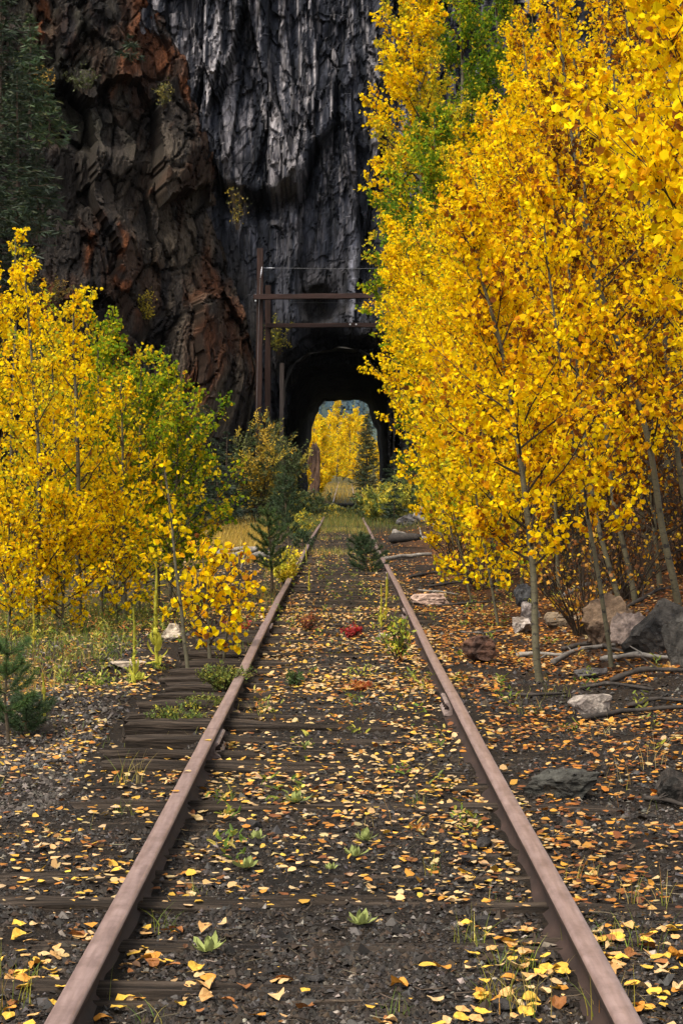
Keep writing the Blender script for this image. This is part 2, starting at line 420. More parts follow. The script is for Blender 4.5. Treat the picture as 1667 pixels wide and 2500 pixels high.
def build_bore():
    def res(P, n=90):
        s = np.concatenate([[0], np.cumsum(np.hypot(*np.diff(P, axis=0).T))]); t = np.linspace(0, s[-1], n)
        return np.stack([np.interp(t, s, P[:, 0]), np.interp(t, s, P[:, 1])], 1)
    A, B = res(NEAR), res(FAR); ys = np.linspace(Y0 - .2, Y1 + .6, 60); rows = []
    for k, y in enumerate(ys):
        t = k / (len(ys) - 1); q = A * (1 - t) + B * t
        p3 = np.stack([q[:, 0], np.full(len(q), y), q[:, 1]], 1)
        grow = .10 * (1 - t) + .14 * (1 - abs(2 * t - 1)) + (.03 + .05 * (1 - t)) * fbm(p3 * [.9, .5, .9], 4, 141) + (.0 if t > .98 else .03)
        c = np.array([0, 3.0]); q = c + (q - c) * (1 + grow)[:, None]
        rows.append(np.stack([q[:, 0], np.full(len(q), y), q[:, 1]], 1))
    V = np.concatenate(rows)
    tag(link("tunnel_bore", mesh_np("tunnel_bore", V, [(grid_faces(len(ys), 90), 0)], [M_DARK], None, False)), kind="structure")
build_bore()

def build_brown():
    hs_ = np.unique(np.round(np.concatenate([np.linspace(-.8, 26.5, 300), np.linspace(26.5, 33, 18)]), 4)); na, nb_ = 290, 50
    a_ = np.concatenate([np.linspace(-.55, 0, 40)[:-1], np.linspace(0, 1, na), np.linspace(1, 1.22, nb_)[1:]])
    Aa, Hh = np.meshgrid(a_, hs_); a, h = Aa.ravel(), Hh.ravel()
    A = np.array([-24.0, 71.0]); B = np.array([-4.0, 97.0]); C = np.array([-4.6, 104.0])
    t = np.clip(a, -.55, 1); r = np.clip((a - 1) / .22, 0, 1)
    bx = A[0] + (B[0] - A[0]) * t + (C[0] - B[0]) * r; by = A[1] + (B[1] - A[1]) * t + (C[1] - B[1]) * r
    k = 1.0634 * 97 / 5000
    prof = [(590, 1200), (592, 980), (612, 850), (585, 720), (560, 650), (540, 560), (503, 450), (514, 330), (486, 260), (462, 200), (442, 100), (402, 30), (395, 0), (330, -200), (200, -420)]
    ph = np.array([EYE + (1102 - v) * k for u, v in prof]); px = np.array([(u - 784) * k for u, v in prof])
    lean = np.interp(h, ph, px) - px[0] - .75
    # face leans back; ledges step it back on the left
    l1 = sstep(16.4, 17.6, h) * sstep(.95, .75, a); l2 = sstep(22.5, 23.4, h) * sstep(.9, .6, a)
    nx = .22 + .78 * r; ny = -.97 * (1 - r)
    p0 = np.stack([bx + lean, by + .18 * h, h], 1)
    wv = np.stack([fbm(p0 * .35, 3, 203), fbm(p0 * .35 + 5, 3, 204), fbm(p0 * .35 + 11, 3, 205)], 1)
    ca, sa = math.cos(.42), math.sin(.42)              # foliation dips down to the left
    al = (p0[:, 0] * .8 + p0[:, 1] * .6)
    q = np.stack([al * ca - h * sa, p0[:, 0] * -.6 + p0[:, 1] * .8, (al * sa + h * ca) * .36], 1) + .35 * wv
    f1, e1 = facet(q * .24, 211, 1.3); f2, e2 = facet(q * .60 + 4, 221, 1.3); f3, e3 = facet(q * 1.55 + 8, 231, 1.0); f4, e4 = facet(q * 3.0 + 2, 241, 1.0)
    fol = fbm(q * [2.6, 1, .35], 4, 255, .6)                 # thin beds standing on edge
    edge = np.exp(-((a - 1) / .05) ** 2)
    D = (1.5 * f1) * (1 - .6 * edge) + .55 * f2 * (1 - .2 * edge) + .20 * f3 + .07 * f4 + .10 * fol + .05 * fbm(q * .9, 4, 251) - 2.4 * l1 - 2.0 * l2
    D -= .22 * sstep(.07, 0, e2) + .10 * sstep(.06, 0, e3)
    x = p0[:, 0] + nx * D; y = p0[:, 1] + ny * D
    V = np.stack([x, y, h], 1)
    lo = fbm(q * .45 + 3, 4, 261); ru = fbm(q * 1.1 + 7, 4, 271)
    rust = sstep(.48, 1.0, lo + .6 * ru + .35 * f3 + .2 * f2) * (1 - .55 * sstep(.72, .95, a)) 
    base = np.array([.034, .028, .0245]); dk = np.array([.011, .0095, .010]); tan = np.array([.085, .067, .050]); org = np.array([.12, .040, .015]); grn = np.array([.05, .046, .034])
    c = base + (dk - base) * sstep(-.1, .6, fbm(q * .55 + 13, 3, 281) + .3 * f3 + .5 * fol)[:, None]
    c = c + (tan - c) * (sstep(.70, .93, a) * sstep(20, 14, h) * sstep(-.35, .5, fbm(q * [1.6, 1, .5], 4, 291)))[:, None] * .9
    c = c + (grn - c) * (sstep(15.5, 19, h) * sstep(.95, .75, a) * sstep(-.5, .4, fbm(q * .8, 4, 301)))[:, None] * .8
    c = c + (np.array([.043, .0225, .0145]) - c) * (sstep(-.3, .5, lo + .4 * ru + .5 * fol) * .65)[:, None]
    c = c + (org - c) * (rust * .8)[:, None]
    c = c + (org * 1.1 - c) * (sstep(18.5, 21, h) * np.exp(-((a - 1.0) / .07) ** 2) * sstep(-.3, .3, lo))[:, None] * .7
    c *= (1 - .5 * sstep(.10, 0, np.minimum(e2, e3)))[:, None]
    tag(link("brown_cliff", mesh_np("brown_cliff", V, [(grid_faces(len(hs_), len(a_)), 0)], [M_BROWN], c, False)), kind="structure")
    return V.reshape(len(hs_), len(a_), 3), a_, hs_
CLIFF, CLA, CLH = build_brown()
def cliff_pt(a, h): return CLIFF[int(np.argmin(abs(CLH - h))), int(np.argmin(abs(CLA - a)))]

# ------------------------------------------------------------------ hill beyond the tunnel
def build_hill():
    xs = np.linspace(-700, 700, 80); ys = np.linspace(900, 2000, 60); X, Y = np.meshgrid(xs, ys)
    p = np.stack([X.ravel(), Y.ravel(), 0 * X.ravel()], 1)
    Z = 8 + np.clip(p[:, 1] - 1000, 0, 900) * .26 + 25 * fbm(p * .004, 3, 7) * sstep(1000, 1300, p[:, 1])
    V = np.stack([p[:, 0], p[:, 1], Z], 1)
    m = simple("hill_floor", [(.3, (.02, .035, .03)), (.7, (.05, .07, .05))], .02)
    tag(link("hill", mesh_np("hill", V, [(grid_faces(60, 80), 0)], [m], None, True)), kind="structure")
    b = MB(); rng = np.random.default_rng(3); n = 1700
    x = rng.uniform(-130, 130, n); y = rng.uniform(1080, 1560, n)
    z = 8 + (y - 1000) * .26 + 25 * fbm(np.stack([x, y, 0 * x], 1) * .004, 3, 7) * sstep(1000, 1300, y)
    h = rng.uniform(9, 19, n); r = h * rng.uniform(.13, .2, n)
    for lv in range(3):
        a = np.arange(6) * math.pi / 3 + lv * .5
        z0 = z + h * (.08 + .27 * lv); rr = r * (1 - .27 * lv)
        jit = rng.uniform(.7, 1.25, (n, 6))
        ring = np.stack([x[:, None] + rr[:, None] * np.cos(a) * jit, y[:, None] + rr[:, None] * np.sin(a) * jit, z0[:, None] + 0 * a], -1)
        tip = np.stack([x, y, z + h * (.5 + .25 * lv)], -1)[:, None]
        Vv = np.concatenate([ring, tip], 1).reshape(-1, 3)
        f = np.array([(i, (i + 1) % 6, 6) for i in range(6)]); Ff = (f[None] + (np.arange(n) * 7)[:, None, None]).reshape(-1, 3)
        cc = np.repeat(pick(rng, [(6, (.024, .055, .075)), (2, (.035, .06, .06)), (.5, (.13, .12, .05))], n, .2) if lv == 0 else cc0, 7, axis=0)  # distance haze painted in: tree colours tinted blue
        if lv == 0: cc0 = cc[::7]
        b.add(Vv, Ff, 0, cc)
    tag(link("hillside_forest", b.mesh("hillside_forest", [M_NEEDLE])), "dark blue green conifer forest on the far hillside", "forest", kind="stuff")
build_hill()

# ------------------------------------------------------------------ railway track
GAUGE = 0.752                                     # half distance between rail centres
def rail_x(side, y): return side * GAUGE + 0.010 * math.sin(y * .23 + side) + (.004 * (y - 38) ** 1.1 if y > 38 else 0) * .3
PROF = [(-.0375, 0, 0), (-.034, .004, 0)]
def rail_mesh(side, y0, y1):
    # half profile clockwise from the top: (x, z); first segments are the worn running surface
    half = [(0, 0), (.026, -.001), (.034, -.005), (.0375, -.013), (.037, -.032), (.030, -.040), (.011, -.047), (.009, -.075), (.011, -.115), (.030, -.128), (.066, -.136), (.068, -.146)]
    pr = [(-x, z) for x, z in half[:0:-1]] + half
    n = max(3, int((y1 - y0) / .5)); ys = np.linspace(y0, y1, n); k = len(pr); V = []
    for y in ys:
        cx = rail_x(side, y); cz = float(rz(y)) + .004 * math.sin(y * .9 + side * 2)
        V += [(cx + x, y, cz + z) for x, z in pr]
    V = np.array(V); c = k // 2
    Fa = []; mi = []
    for i in range(n - 1):
        for j in range(k - 1):
            Fa.append((i * k + j, i * k + j + 1, (i + 1) * k + j + 1, (i + 1) * k + j)); mi.append(1 if abs(j + .5 - c) < 3.2 else 0)
    Fa = np.array(Fa); mi = np.array(mi)
    me = mesh_np("rail", V, [(Fa[mi == 0], 0), (Fa[mi == 1], 1)], [M_RUST, M_RAILTOP], None, True)
    ends = []
    me.polygons.foreach_set("use_smooth", np.full(len(me.polygons), True))
    return me
def rz(y): return 0.011 * np.clip(np.asarray(y, float) - 140, 0, 900) * 1.0

def box(b, c, s, m=0, col=None, rot=0.0):
    q = np.array([(x, y, z) for x in (-.5, .5) for y in (-.5, .5) for z in (-.5, .5)]) * s
    if rot: q = q @ np.array([(math.cos(rot), math.sin(rot), 0), (-math.sin(rot), math.cos(rot), 0), (0, 0, 1)])
    b.add(q + np.array(c), [(0, 1, 3, 2), (4, 6, 7, 5), (0, 4, 5, 1), (2, 3, 7, 6), (0, 2, 6, 4), (1, 5, 7, 3)], m, col)

track = root("railway_track", "disused single railway track with brown rails leading into the tunnel", "railway track", (0, 0, 0))
def bolt_mesh():
    V, Q = tubes(np.array([(0, 0, 0), (.012, 0, 0), (.03, 0, 0)]), np.array([.014, .014, .013]), 6)
    V = np.concatenate([V, [(.03, 0, 0)]]); cap = [(12 + i, 12 + (i + 1) % 6, 18) for i in range(6)]
    return mesh_np("bolt", V, [(Q, 0), (np.array(cap), 0)], [M_RUST], None)
BOLT = bolt_mesh()
M_BAR = simple('bar_steel', [(.3, (.10, .065, .055)), (.7, (.30, .23, .21))], 14, .5, spec=.5)
joints = {-1: [2.2, 11.75, 20.7, 33.0, 43, 53, 63, 75, 96, 138, 190, 250], 1: [4.2, 13.8, 23.2, 32.4, 42, 52, 62, 74, 95, 138, 190, 250]}
for side in (-1, 1):
    js = joints[side]; prev = -1.5
    for j in js:
        link("rail", rail_mesh(side, prev + .004, j - .004), track); prev = j
        if 3 < j < 40:
            for sgn in (-1, 1):
                b = MB(); L = .62; ys = np.array([-.5, .5]) * L
                pr = [(.012, -.040), (.052, -.036), (.060, -.046), (.036, -.066), (.032, -.095), (.060, -.112), (.068, -.122), (.012, -.126)]
                V = [(sgn * x, yy, z) for yy in ys for x, z in pr]; k = len(pr)
                b.add(V, [(i, (i + 1) % k, k + (i + 1) % k, k + i) for i in range(k)], 0)
                b.f.append((np.array([list(range(k)), list(range(2 * k - 1, k - 1, -1))]), 0))
                jb = link("joint_bar", b.mesh("joint_bar", [M_BAR], colored=False), track, (rail_x(side, j), j, 0))
                for q in (-.22, -.07, .07, .22):
                    bo = link("bolt", BOLT, jb, (sgn * .032, q, -.080))
                    if sgn < 0: bo.rotation_euler = (0, 0, math.pi)
def tie_mesh(s):
    rng = np.random.default_rng(s); nx = 27; L = 2.6 + rng.uniform(-.12, .2); wd = .215 + rng.uniform(-.02, .03)
    pr = np.array([(-.5, -.16), (-.5, -.05), (-.49, -.008), (-.40, 0), (-.2, 0), (0, 0), (.2, 0), (.40, 0), (.49, -.008), (.5, -.05), (.5, -.16)])
    xs = np.linspace(-.5, .5, nx); k = len(pr)
    V = np.array([(x * L, w_ * wd, z) for x in xs for w_, z in pr])
    n = fbm(V * [1.2, 14, 10] + s * 9, 4, s); V[:, 2] += .014 * n - .03 * sstep(.42, .5, abs(V[:, 0]) / L) * np.abs(fbm(V * [3, 20, 5] + s, 3, s + 5))
    V[:, 2] -= .02 * sstep(.25, .6, fbm(V * [.8, 22, 0] + s * 3, 3, s + 9))       # splits along the grain
    V[:, 1] += .012 * fbm(V * [3, 4, 8] + s * 5, 3, s + 2)
    V[:, 0] += .03 * fbm(V * [.1, 25, 12] + s * 7, 2, s + 3) * (abs(V[:, 0]) > .49 * L)
    Q = grid_faces(nx, k)
    f = [(Q, 0), (np.array([list(range(k))[::-1], list(range((nx - 1) * k, nx * k))]), 0)]
    return mesh_np("tie", V, f, [M_TIE], None)
TIES = [tie_mesh(s) for s in range(9)]
TIE_Y = []; y = 5.0; i = 0
while y < 60:
    rr = random.random()
    o = link("tie", TIES[i % 9], track, (random.uniform(-.06, .06), y, float(rz(y)) - .112 + random.uniform(-.026, .010)))
    up_ = (.026 if 11 < y < 22 else .006) * (1 if rr <= .5 else -1)          # left ends stand proud where the shoulder has washed out
    o.rotation_euler = (random.uniform(-.03, .03), up_ + random.uniform(-.006, .006), random.uniform(-.02, .02) + (math.pi if rr > .5 else 0))
    TIE_Y.append((y, o.location.z)); y += random.uniform(.50, .68); i += 1

# ------------------------------------------------------------------ ballast gravel
def gravel():
    rng = np.random.default_rng(11); b = MB()
    def batch(n, y0, y1, smin, smax, xf=None, pal=None):
        t = rng.random(n); y = 1 / (1 / y0 + (1 / y1 - 1 / y0) * t)
        x = rng.uniform(-1, 1, n) * (.182 * y + .25)
        if xf is not None: k = xf(x, y); x, y = x[k], y[k]
        cl = fbm(np.stack([x * 1.6, y * 1.6, 0 * x], 1), 3, 17)
        k = rng.random(len(x)) < np.clip(.75 + .55 * cl, .1, 1)
        ty = np.array([t_[0] for t_ in TIE_Y]); near = np.min(np.abs(y[:, None] - ty[None]), 1) < .10; k &= ~((x < -.9) & (x > -1.5) & (y > 11.5) & (y < 22) & (rng.random(len(x)) < .8))
        k &= ~(near & (np.abs(x) < 1.32) & (rng.random(len(x)) < np.where(x < -GAUGE, .65, .22)))
        k &= np.abs(np.abs(x) - GAUGE) > .05
        x, y = x[k], y[k]; n = len(x)
        s = smin * (smax / smin) ** (rng.random(n) ** 1.9)
        o = np.array([(1, 0, -.2), (-1, 0, -.2), (0, 1, -.2), (0, -1, -.2), (.25, .1, 1)], float)
        V = o[None] * (1 + .45 * (rng.random((n, 5, 1)) - .5)) + .35 * (rng.random((n, 5, 3)) - .5)
        V *= np.stack([np.ones(n), rng.uniform(.6, 1, n), rng.uniform(.35, .8, n)], 1)[:, None]
        a = rng.random(n) * 6.28; c_, s_ = np.cos(a), np.sin(a)
        tl = rng.normal(0, .35, n)
        V = np.stack([V[..., 0] * c_[:, None] - V[..., 1] * s_[:, None], V[..., 0] * s_[:, None] + V[..., 1] * c_[:, None], V[..., 2] + tl[:, None] * V[..., 0]], -1)
        V = V * s[:, None, None] * .62 + np.stack([x, y, gz(x, y) + s * .18], 1)[:, None]
        f = np.array([(0, 2, 4), (2, 1, 4), (1, 3, 4), (3, 0, 4)])
        col = pick(rng, pal or [(6, (.012, .0086, .0065)), (4, (.022, .0155, .0108)), (1.8, (.046, .041, .039)), (.7, (.09, .077, .066)), (2.4, (.032, .019, .010)), (.25, (.20, .17, .145))], n, .25)
        b.add(V.reshape(-1, 3), (f[None] + (np.arange(n) * 5)[:, None, None]).reshape(-1, 3), 0, np.repeat(col, 5, 0))
    batch(150000, 5.2, 15, .005, .028)
    batch(2200, 5.2, 30, .022, .055)
    batch(22000, 14, 40, .016, .05)
    pale = [(3, (.055, .044, .036)), (3, (.085, .070, .060)), (3, (.032, .025, .020)), (1, (.16, .135, .115))]
    batch(46000, 10, 30, .014, .04, lambda x, y: (x < -1.35 - .05 * (y - 10)) & (x > -5), pale)
    tag(link("gravel", b.mesh("gravel", [M_GRAVEL])), "dark broken ballast stone and pale gravel covering the trackbed", "gravel", kind="stuff")
gravel()

# ------------------------------------------------------------------ fallen leaves
LIT = [(4.2, (.50, .315, .135)), (3.0, (.54, .30, .04)), (2.2, (.40, .16, .022)), (2.2, (.17, .06, .016)), (2.8, (.44, .31, .155)), (.6, (.58, .38, .055))]
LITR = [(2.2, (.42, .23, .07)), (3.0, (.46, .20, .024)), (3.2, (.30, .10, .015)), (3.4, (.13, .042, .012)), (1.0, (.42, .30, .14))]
def litter():
    rng = np.random.default_rng(23); b = MB()
    def place(n, y0, y1, dens):
        y = rng.uniform(y0, y1, n); x = rng.uniform(-1, 1, n) * (.185 * y1 + .3)
        k = (np.abs(x) < .185 * y + .3) & (rng.random(n) < dens(x, y)) & (np.abs(np.abs(x) - GAUGE) > .055)
        return x[k], y[k]
    def dens(x, y):
        cl = fbm(np.stack([x * 1.3, y * .9, 0 * x], 1), 3, 27)
        d = np.where(x > .85, 1.0, np.where(np.abs(x) < .7, .48 + .40 * sstep(8, 14, y) - .4 * sstep(24, 34, y), .5))
        d = d + .35 * np.exp(-((x - .52) / .16) ** 2) + .45 * np.exp(-((x + .55) / .12) ** 2) * sstep(8, 11, y)
        d *= 1 - .15 * (np.abs(x) < .55) * sstep(11, 8, y); d *= 1 - .30 * (np.abs(x) < .6) * sstep(13, 17, y); d = np.where(x < -1.3, .30, d); d = np.where((x < -.88) & (x > -1.5) & (y > 11.5) & (y < 22), .10, d); d *= np.where((x > .85) & (y < 10), .75, 1); d *= np.where((x > .85) & (y > 22), .7, 1)
        return np.clip(d * (.78 + .85 * cl), 0.03, 1)
    for y0, y1, n in ((7.4, 15, 20000), (15, 25, 44000), (25, 44, 50000), (44, 64, 22000)):
        x, y = place(n, y0, y1, dens); m = len(x)
        s = (.016 + .032 * rng.random(m)) if y1 < 20 else rng.uniform(.022, .050, m)
        az = rng.random(m) * 6.283; el = rng.normal(0, .10, m) + (rng.random(m) < .12) * rng.normal(0, .5, m)
        D = np.stack([np.cos(az) * np.cos(el), np.sin(az) * np.cos(el), np.sin(el)], 1)
        tl = np.where(rng.random(m) < .15, .5, .13); N = np.stack([rng.normal(0, 1, m) * tl, rng.normal(0, 1, m) * tl, np.ones(m)], 1)
        V, Q = leaves(np.stack([x, y, gz(x, y) + .012 + .012 * rng.random(m)], 1), D, N, s, 1, rng.uniform(-1.6, 1.6, (m, 1, 1)))
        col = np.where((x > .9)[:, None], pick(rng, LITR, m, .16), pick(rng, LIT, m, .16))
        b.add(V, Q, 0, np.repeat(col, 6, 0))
    # torn scraps and small leaves between the big near ones
    n = 5200; x, y = place(n, 5.2, 9.5, lambda x, y: np.clip(dens(x, y) * .8, 0, 1)); m = len(x)
    az = rng.random(m) * 6.283; V, Q = leaves(np.stack([x, y, gz(x, y) + .010 + .008 * rng.random(m)], 1), np.stack([np.cos(az), np.sin(az), rng.normal(0, .15, m)], 1), np.stack([rng.normal(0, .22, m), rng.normal(0, .22, m), np.ones(m)], 1), .007 + .026 * rng.random(m) ** 2, rng.uniform(.45, 1, (m, 1, 1)), rng.uniform(-2, 2, (m, 1, 1)))
    b.add(V, Q, 0, np.repeat(pick(rng, [(3, (.42, .27, .12)), (2, (.50, .28, .04)), (3, (.22, .09, .022)), (3, (.10, .045, .018))], m, .2), 6, 0))
    tag(link("leaf_litter", b.mesh("leaf_litter", [M_LITTER])), "carpet of small yellow and orange fallen aspen leaves", "leaf litter", kind="stuff")
    # the largest, nearest fallen leaves: one object each
    pal = {"pale tan": (.54, .36, .17), "yellow": (.64, .38, .05), "peach": (.56, .31, .11), "orange": (.52, .22, .03), "brown": (.26, .10, .028)}
    shapes = {}
    for nm, c in pal.items():
        for q in range(5):
            n = 13; a = np.linspace(0, 2 * math.pi, n, endpoint=False) + math.pi / 2
            r = .5 * (1 + .05 * rng.standard_normal(n)); r[0] *= 1.28; r[n // 2:n // 2 + 2] *= .92
            P2 = np.stack([r * np.cos(a), r * np.sin(a)], 1)
            P2 = np.concatenate([P2, P2 * .5, [(0, 0)]]); k1, k2, k3 = rng.normal(0, .42, 3)
            z = k1 * P2[:, 0] ** 2 + k2 * P2[:, 1] ** 2 + k3 * P2[:, 0] * P2[:, 1] + .10 * np.abs(P2[:, 0]) + .03 * rng.standard_normal(len(P2))
            V = np.column_stack([P2, z - z.min() * .6])
            f4 = [(i, (i + 1) % n, n + (i + 1) % n, n + i) for i in range(n)]; f3 = [(n + i, n + (i + 1) % n, 2 * n) for i in range(n)]
            cc = np.tile(np.array(c) * rng.uniform(.85, 1.12), (len(V), 1)); cc *= (1 + .10 * rng.standard_normal((len(V), 1)))
            cc[2 * n] *= .9
            # thin stalk
            st = np.array([(-.02, -.48, 0), (.02, -.48, 0), (.03 + .1 * rng.standard_normal(), -.95, .03)]); cc = np.concatenate([cc, np.tile(np.array((.45, .28, .07)), (3, 1))])
            V = np.concatenate([V, st]); f3.append((2 * n + 1, 2 * n + 2, 2 * n + 3))
            shapes[nm, q] = mesh_np("fallen_leaf", V, [(np.array(f4), 0), (np.array(f3), 0)], [M_LITTER], cc, False)
    cnt = 0
    x, y = place(1500, 5.3, 7.6, dens)
    o_ = np.argsort(y); x, y = x[o_], y[o_]
    vis = np.abs(x) < .167 * y + .03; x, y = x[vis], y[vis]
    keys = list(pal); wts = np.array([.2, .3, .25, .17, .08])
    extra = []
    for i in range(len(x)):
        nm = keys[rng.choice(5, p=wts)]; me = shapes[nm, int(rng.integers(5))]
        zone = "between the rails" if abs(x[i]) < GAUGE else ("left of the left rail" if x[i] < 0 else "right of the right rail")
        if cnt >= 296: break
        o = link("fallen_leaf", me, None, (x[i], y[i], float(gz(x[i], y[i])) + .016))
        s = rng.uniform(.030, .056); cu = rng.uniform(.6, 1.6); o.scale = (s, s, s * cu)
        tx, ty = rng.normal(0, .2, 2); o.rotation_euler = (tx, ty, rng.random() * 6.28)
        size = "large" if s > .048 else ("small" if s < .037 else "middling"); lie = "curled" if cu > 1.2 else ("tilted" if math.hypot(tx, ty) > .4 else "flat")
        g = abs(abs(x[i]) - GAUGE); tie = min(abs(y[i] - t_[0]) for t_ in TIE_Y) < .10
        where = ("at the foot of the %s rail" % ("left" if x[i] < 0 else "right")) if g < .16 else (("on a tie " if tie else "on dark gravel ") + zone)
        tag(o, f"{size} {lie} {nm} fallen aspen leaf {where}", "leaf", f"{nm} fallen leaves {where}"); cnt += 1
    for (u, v), nm in {(478, 1700): "yellow", (402, 1817): "orange", (430, 1772): "pale tan"}.items():
        d = (EYE - .004) * F / PX / (v - 1102); p = at(u, v, d)
        o = link("fallen_leaf", shapes[nm, 1], None, (p[0], p[1], .006)); o.scale = (.04, .04, .02); o.rotation_euler = (0, 0, random.random() * 6)
        tag(o, f"{nm} fallen leaf lying on top of the left rail", "leaf", "leaves lying on the left rail")
litter()
def twigs():
    rng = np.random.default_rng(31); n = 1500; y = 1 / (1 / 5.2 + (1 / 24 - 1 / 5.2) * rng.random(n)); x = rng.uniform(-1, 1, n) * (.18 * y + .2)
    k = np.abs(np.abs(x) - GAUGE) > .06; x, y = x[k], y[k]; n = len(x); a = rng.random(n) * 6.283; L = .02 + .10 * rng.random(n) ** 2
    z = gz(x, y) + .012; d = np.stack([np.cos(a), np.sin(a), rng.normal(0, .1, n)], 1); bend = rng.normal(0, .18, (n, 3)) * [1, 1, .3]
    P = np.stack([x, y, z], 1)[:, None] + L[:, None, None] * (d[:, None] * np.array([-.5, 0, .5])[None, :, None] + bend[:, None] * np.array([0, 1, 0])[None, :, None])
    V, Q = tubes(P, np.broadcast_to((.0012 + .0014 * rng.random(n))[:, None] * np.array([1, .9, .6]), (n, 3)), 3)
    c = np.repeat(pick(rng, [(4, (.035, .024, .016)), (2, (.10, .075, .05)), (1, (.22, .18, .13))], n, .2), 9, 0)
    tag(link("twig_litter", mesh_np("twig_litter", V, [(Q, 0)], [M_STONE], c)), "short broken twigs strewn over ballast and leaves", "twigs", kind="stuff")
twigs()

# ------------------------------------------------------------------ boulders, logs and sticks
def rock_mesh(seed, size, planes=13, sub=4, rough=.085, col=(.2, .18, .16), col2=None, layered=0, flat=0.0):
    import bmesh
    rng = np.random.default_rng(seed)
    bm = bmesh.new(); bmesh.ops.create_icosphere(bm, subdivisions=sub, radius=1.0)
    V = np.array([v.co[:] for v in bm.verts]); Fa = np.array([[v.index for v in f.verts] for f in bm.faces]); bm.free()
    n = nrm(rng.standard_normal((planes, 3))); d = rng.uniform(.42, .74, planes)
    if flat: n = np.concatenate([n, [(0, 0, 1), (.1, -.95, .1)]]); d = np.concatenate([d, [flat, .6]])
    dot = np.maximum(V @ n.T, 1e-3)
    V = V * np.minimum(1, (d[None] / dot).min(1))[:, None]
    f, e = facet(V * 2.2 + seed, seed, 1.2)
    V = V * (1 + rough * f + rough * .9 * fbm(V * 4.5 + seed, 4, seed + 3))[:, None]
    if layered: V[:, :2] *= (1 + layered * (np.floor(V[:, 2:3] * 6 + .5 * fbm(V * 1.5, 2, seed)[:, None]) % 2 - .5))
    g = sstep(-.4, .5, fbm(V * 2.2 + seed, 4, seed + 7))[:, None]
    c = np.array(col) + (np.array(col2 if col2 else np.array(col) * .5) - np.array(col)) * g
    c = c * (1 - .4 * sstep(.08, 0, e))[:, None]
    return mesh_np("rock", V * np.array(size), [(Fa, 0)], [M_STONE], c, False)

def rock(u, v, wpx, hpx, seed, label, name="rock", cat="rock", depth=.8, sink=.18, rot=0, **kw):
    """v: the foot of the rock in the photo; wpx, hpx its size in the photo's pixels"""
    p = on_ground(u, v); k = PX / F * p[1]; sx, sz = wpx * k / 2 / .72, hpx * k / 2 / .66
    me = rock_mesh(seed, (sx, sx * depth, sz / (1 - sink * .5)), **kw)
    o = link(name, me, None, (p[0], p[1] + sx * depth * .5, p[2] + sz * (1 - sink * 2)))
    o.rotation_euler = (0, 0, rot)
    return tag(o, label, cat)

PINK, TANC, DARKC, GREYC = (.42, .32, .26), (.26, .19, .13), (.055, .05, .048), (.16, .15, .14)
rock(1355, 1652, 102, 52, 3, "pale speckled block of stone alone on the leaf litter beyond the rail", rough=.05, planes=11, col=(.34, .29, .25), col2=(.17, .14, .125), flat=.62)
rock(1392, 1490, 112, 92, 5, "brown angular boulder with a mossy grey top behind a thin aspen stem", "boulder", "boulder", planes=10, col=(.15, .10, .065), col2=(.07, .045, .03), rot=.4)
rock(1535, 1500, 150, 118, 8, "largest dark grey boulder at the foot of the leafy bank", "boulder", "boulder", planes=10, col=(.048, .043, .039), col2=(.018, .017, .017), flat=.6, rot=.2)
rock(1447, 1492, 62, 78, 9, "upright pinkish grey rock wedged between the brown and the dark boulder", planes=9, col=(.23, .175, .15), col2=(.12, .09, .08))
rock(1560, 1532, 60, 92, 12, "dark splintered rock in front of the largest boulder", planes=9, col=(.06, .055, .05), col2=(.03, .028, .026), depth=.6)
rock(1100, 1524, 88, 64, 15, "red brown layered rock on orange leaves beside the rail", planes=10, col=(.105, .052, .034), col2=(.045, .025, .019), layered=.10, flat=.55)
rock(990, 1386, 68, 24, 18, "flat pale pink stone slab lying beyond the rail", "stone_slab", "stone", planes=8, col=(.43, .30, .24), col2=(.30, .20, .16), flat=.5)
rock(1300, 1836, 146, 66, 21, "dark greenish rock half buried among leaves with a flat top", planes=9, col=(.062, .060, .052), col2=(.032, .030, .026), flat=.5, layered=.04)
rock(1548, 1850, 70, 66, 24, "small near-black rock at the edge of the gravel beside dry stalks", planes=9, col=(.05, .04, .034), col2=(.02, .018, .016))
rock(1212, 1428, 44, 34, 27, "whitish rock standing just behind the slender leading aspen trunk", planes=10, col=(.40, .35, .33), col2=(.2, .17, .16))
rock(1198, 1458, 52, 44, 30, "speckled whitish rock left of the slender leading aspen trunk", planes=10, col=(.34, .29, .26), col2=(.15, .12, .10))
rock(1300, 1440, 66, 34, 33, "tan flat-topped rock on the bank between two thin aspens", planes=9, col=(.22, .165, .11), col2=(.11, .08, .055), flat=.55)
rock(1203, 1400, 42, 46, 36, "dark slate rock at the foot of a twin aspen stem", planes=9, col=(.05, .05, .052), col2=(.025, .025, .028))
rock(1278, 1356, 50, 40, 39, "dark round rock high on the leafy bank", planes=12, col=(.065, .055, .05), col2=(.03, .026, .024))
rock(1362, 1562, 76, 26, 42, "grey grainy slab on the leaves behind the pale speckled block", "stone_slab", "stone", planes=9, col=(.13, .115, .105), col2=(.06, .052, .05), flat=.5)
rock(394, 1474, 52, 30, 45, "cream white rock beside the tallest mullein stalk", planes=9, col=(.46, .38, .29), col2=(.24, .19, .14))
rock(302, 1534, 92, 18, 48, "low pale slab embedded in gravel behind the mulleins", "stone_slab", "stone", planes=9, col=(.42, .34, .26), col2=(.28, .22, .17), flat=.4, sink=.3)
rock(876, 1470, 26, 12, 51, "small pale stone on the ballast between the rails", "stone", "stone", planes=9, col=(.40, .33, .27), col2=(.2, .17, .15))
rock(935, 1206, 40, 26, 54, "grey rock under the leaning broken log", planes=9, col=(.13, .12, .12), col2=(.06, .055, .055))
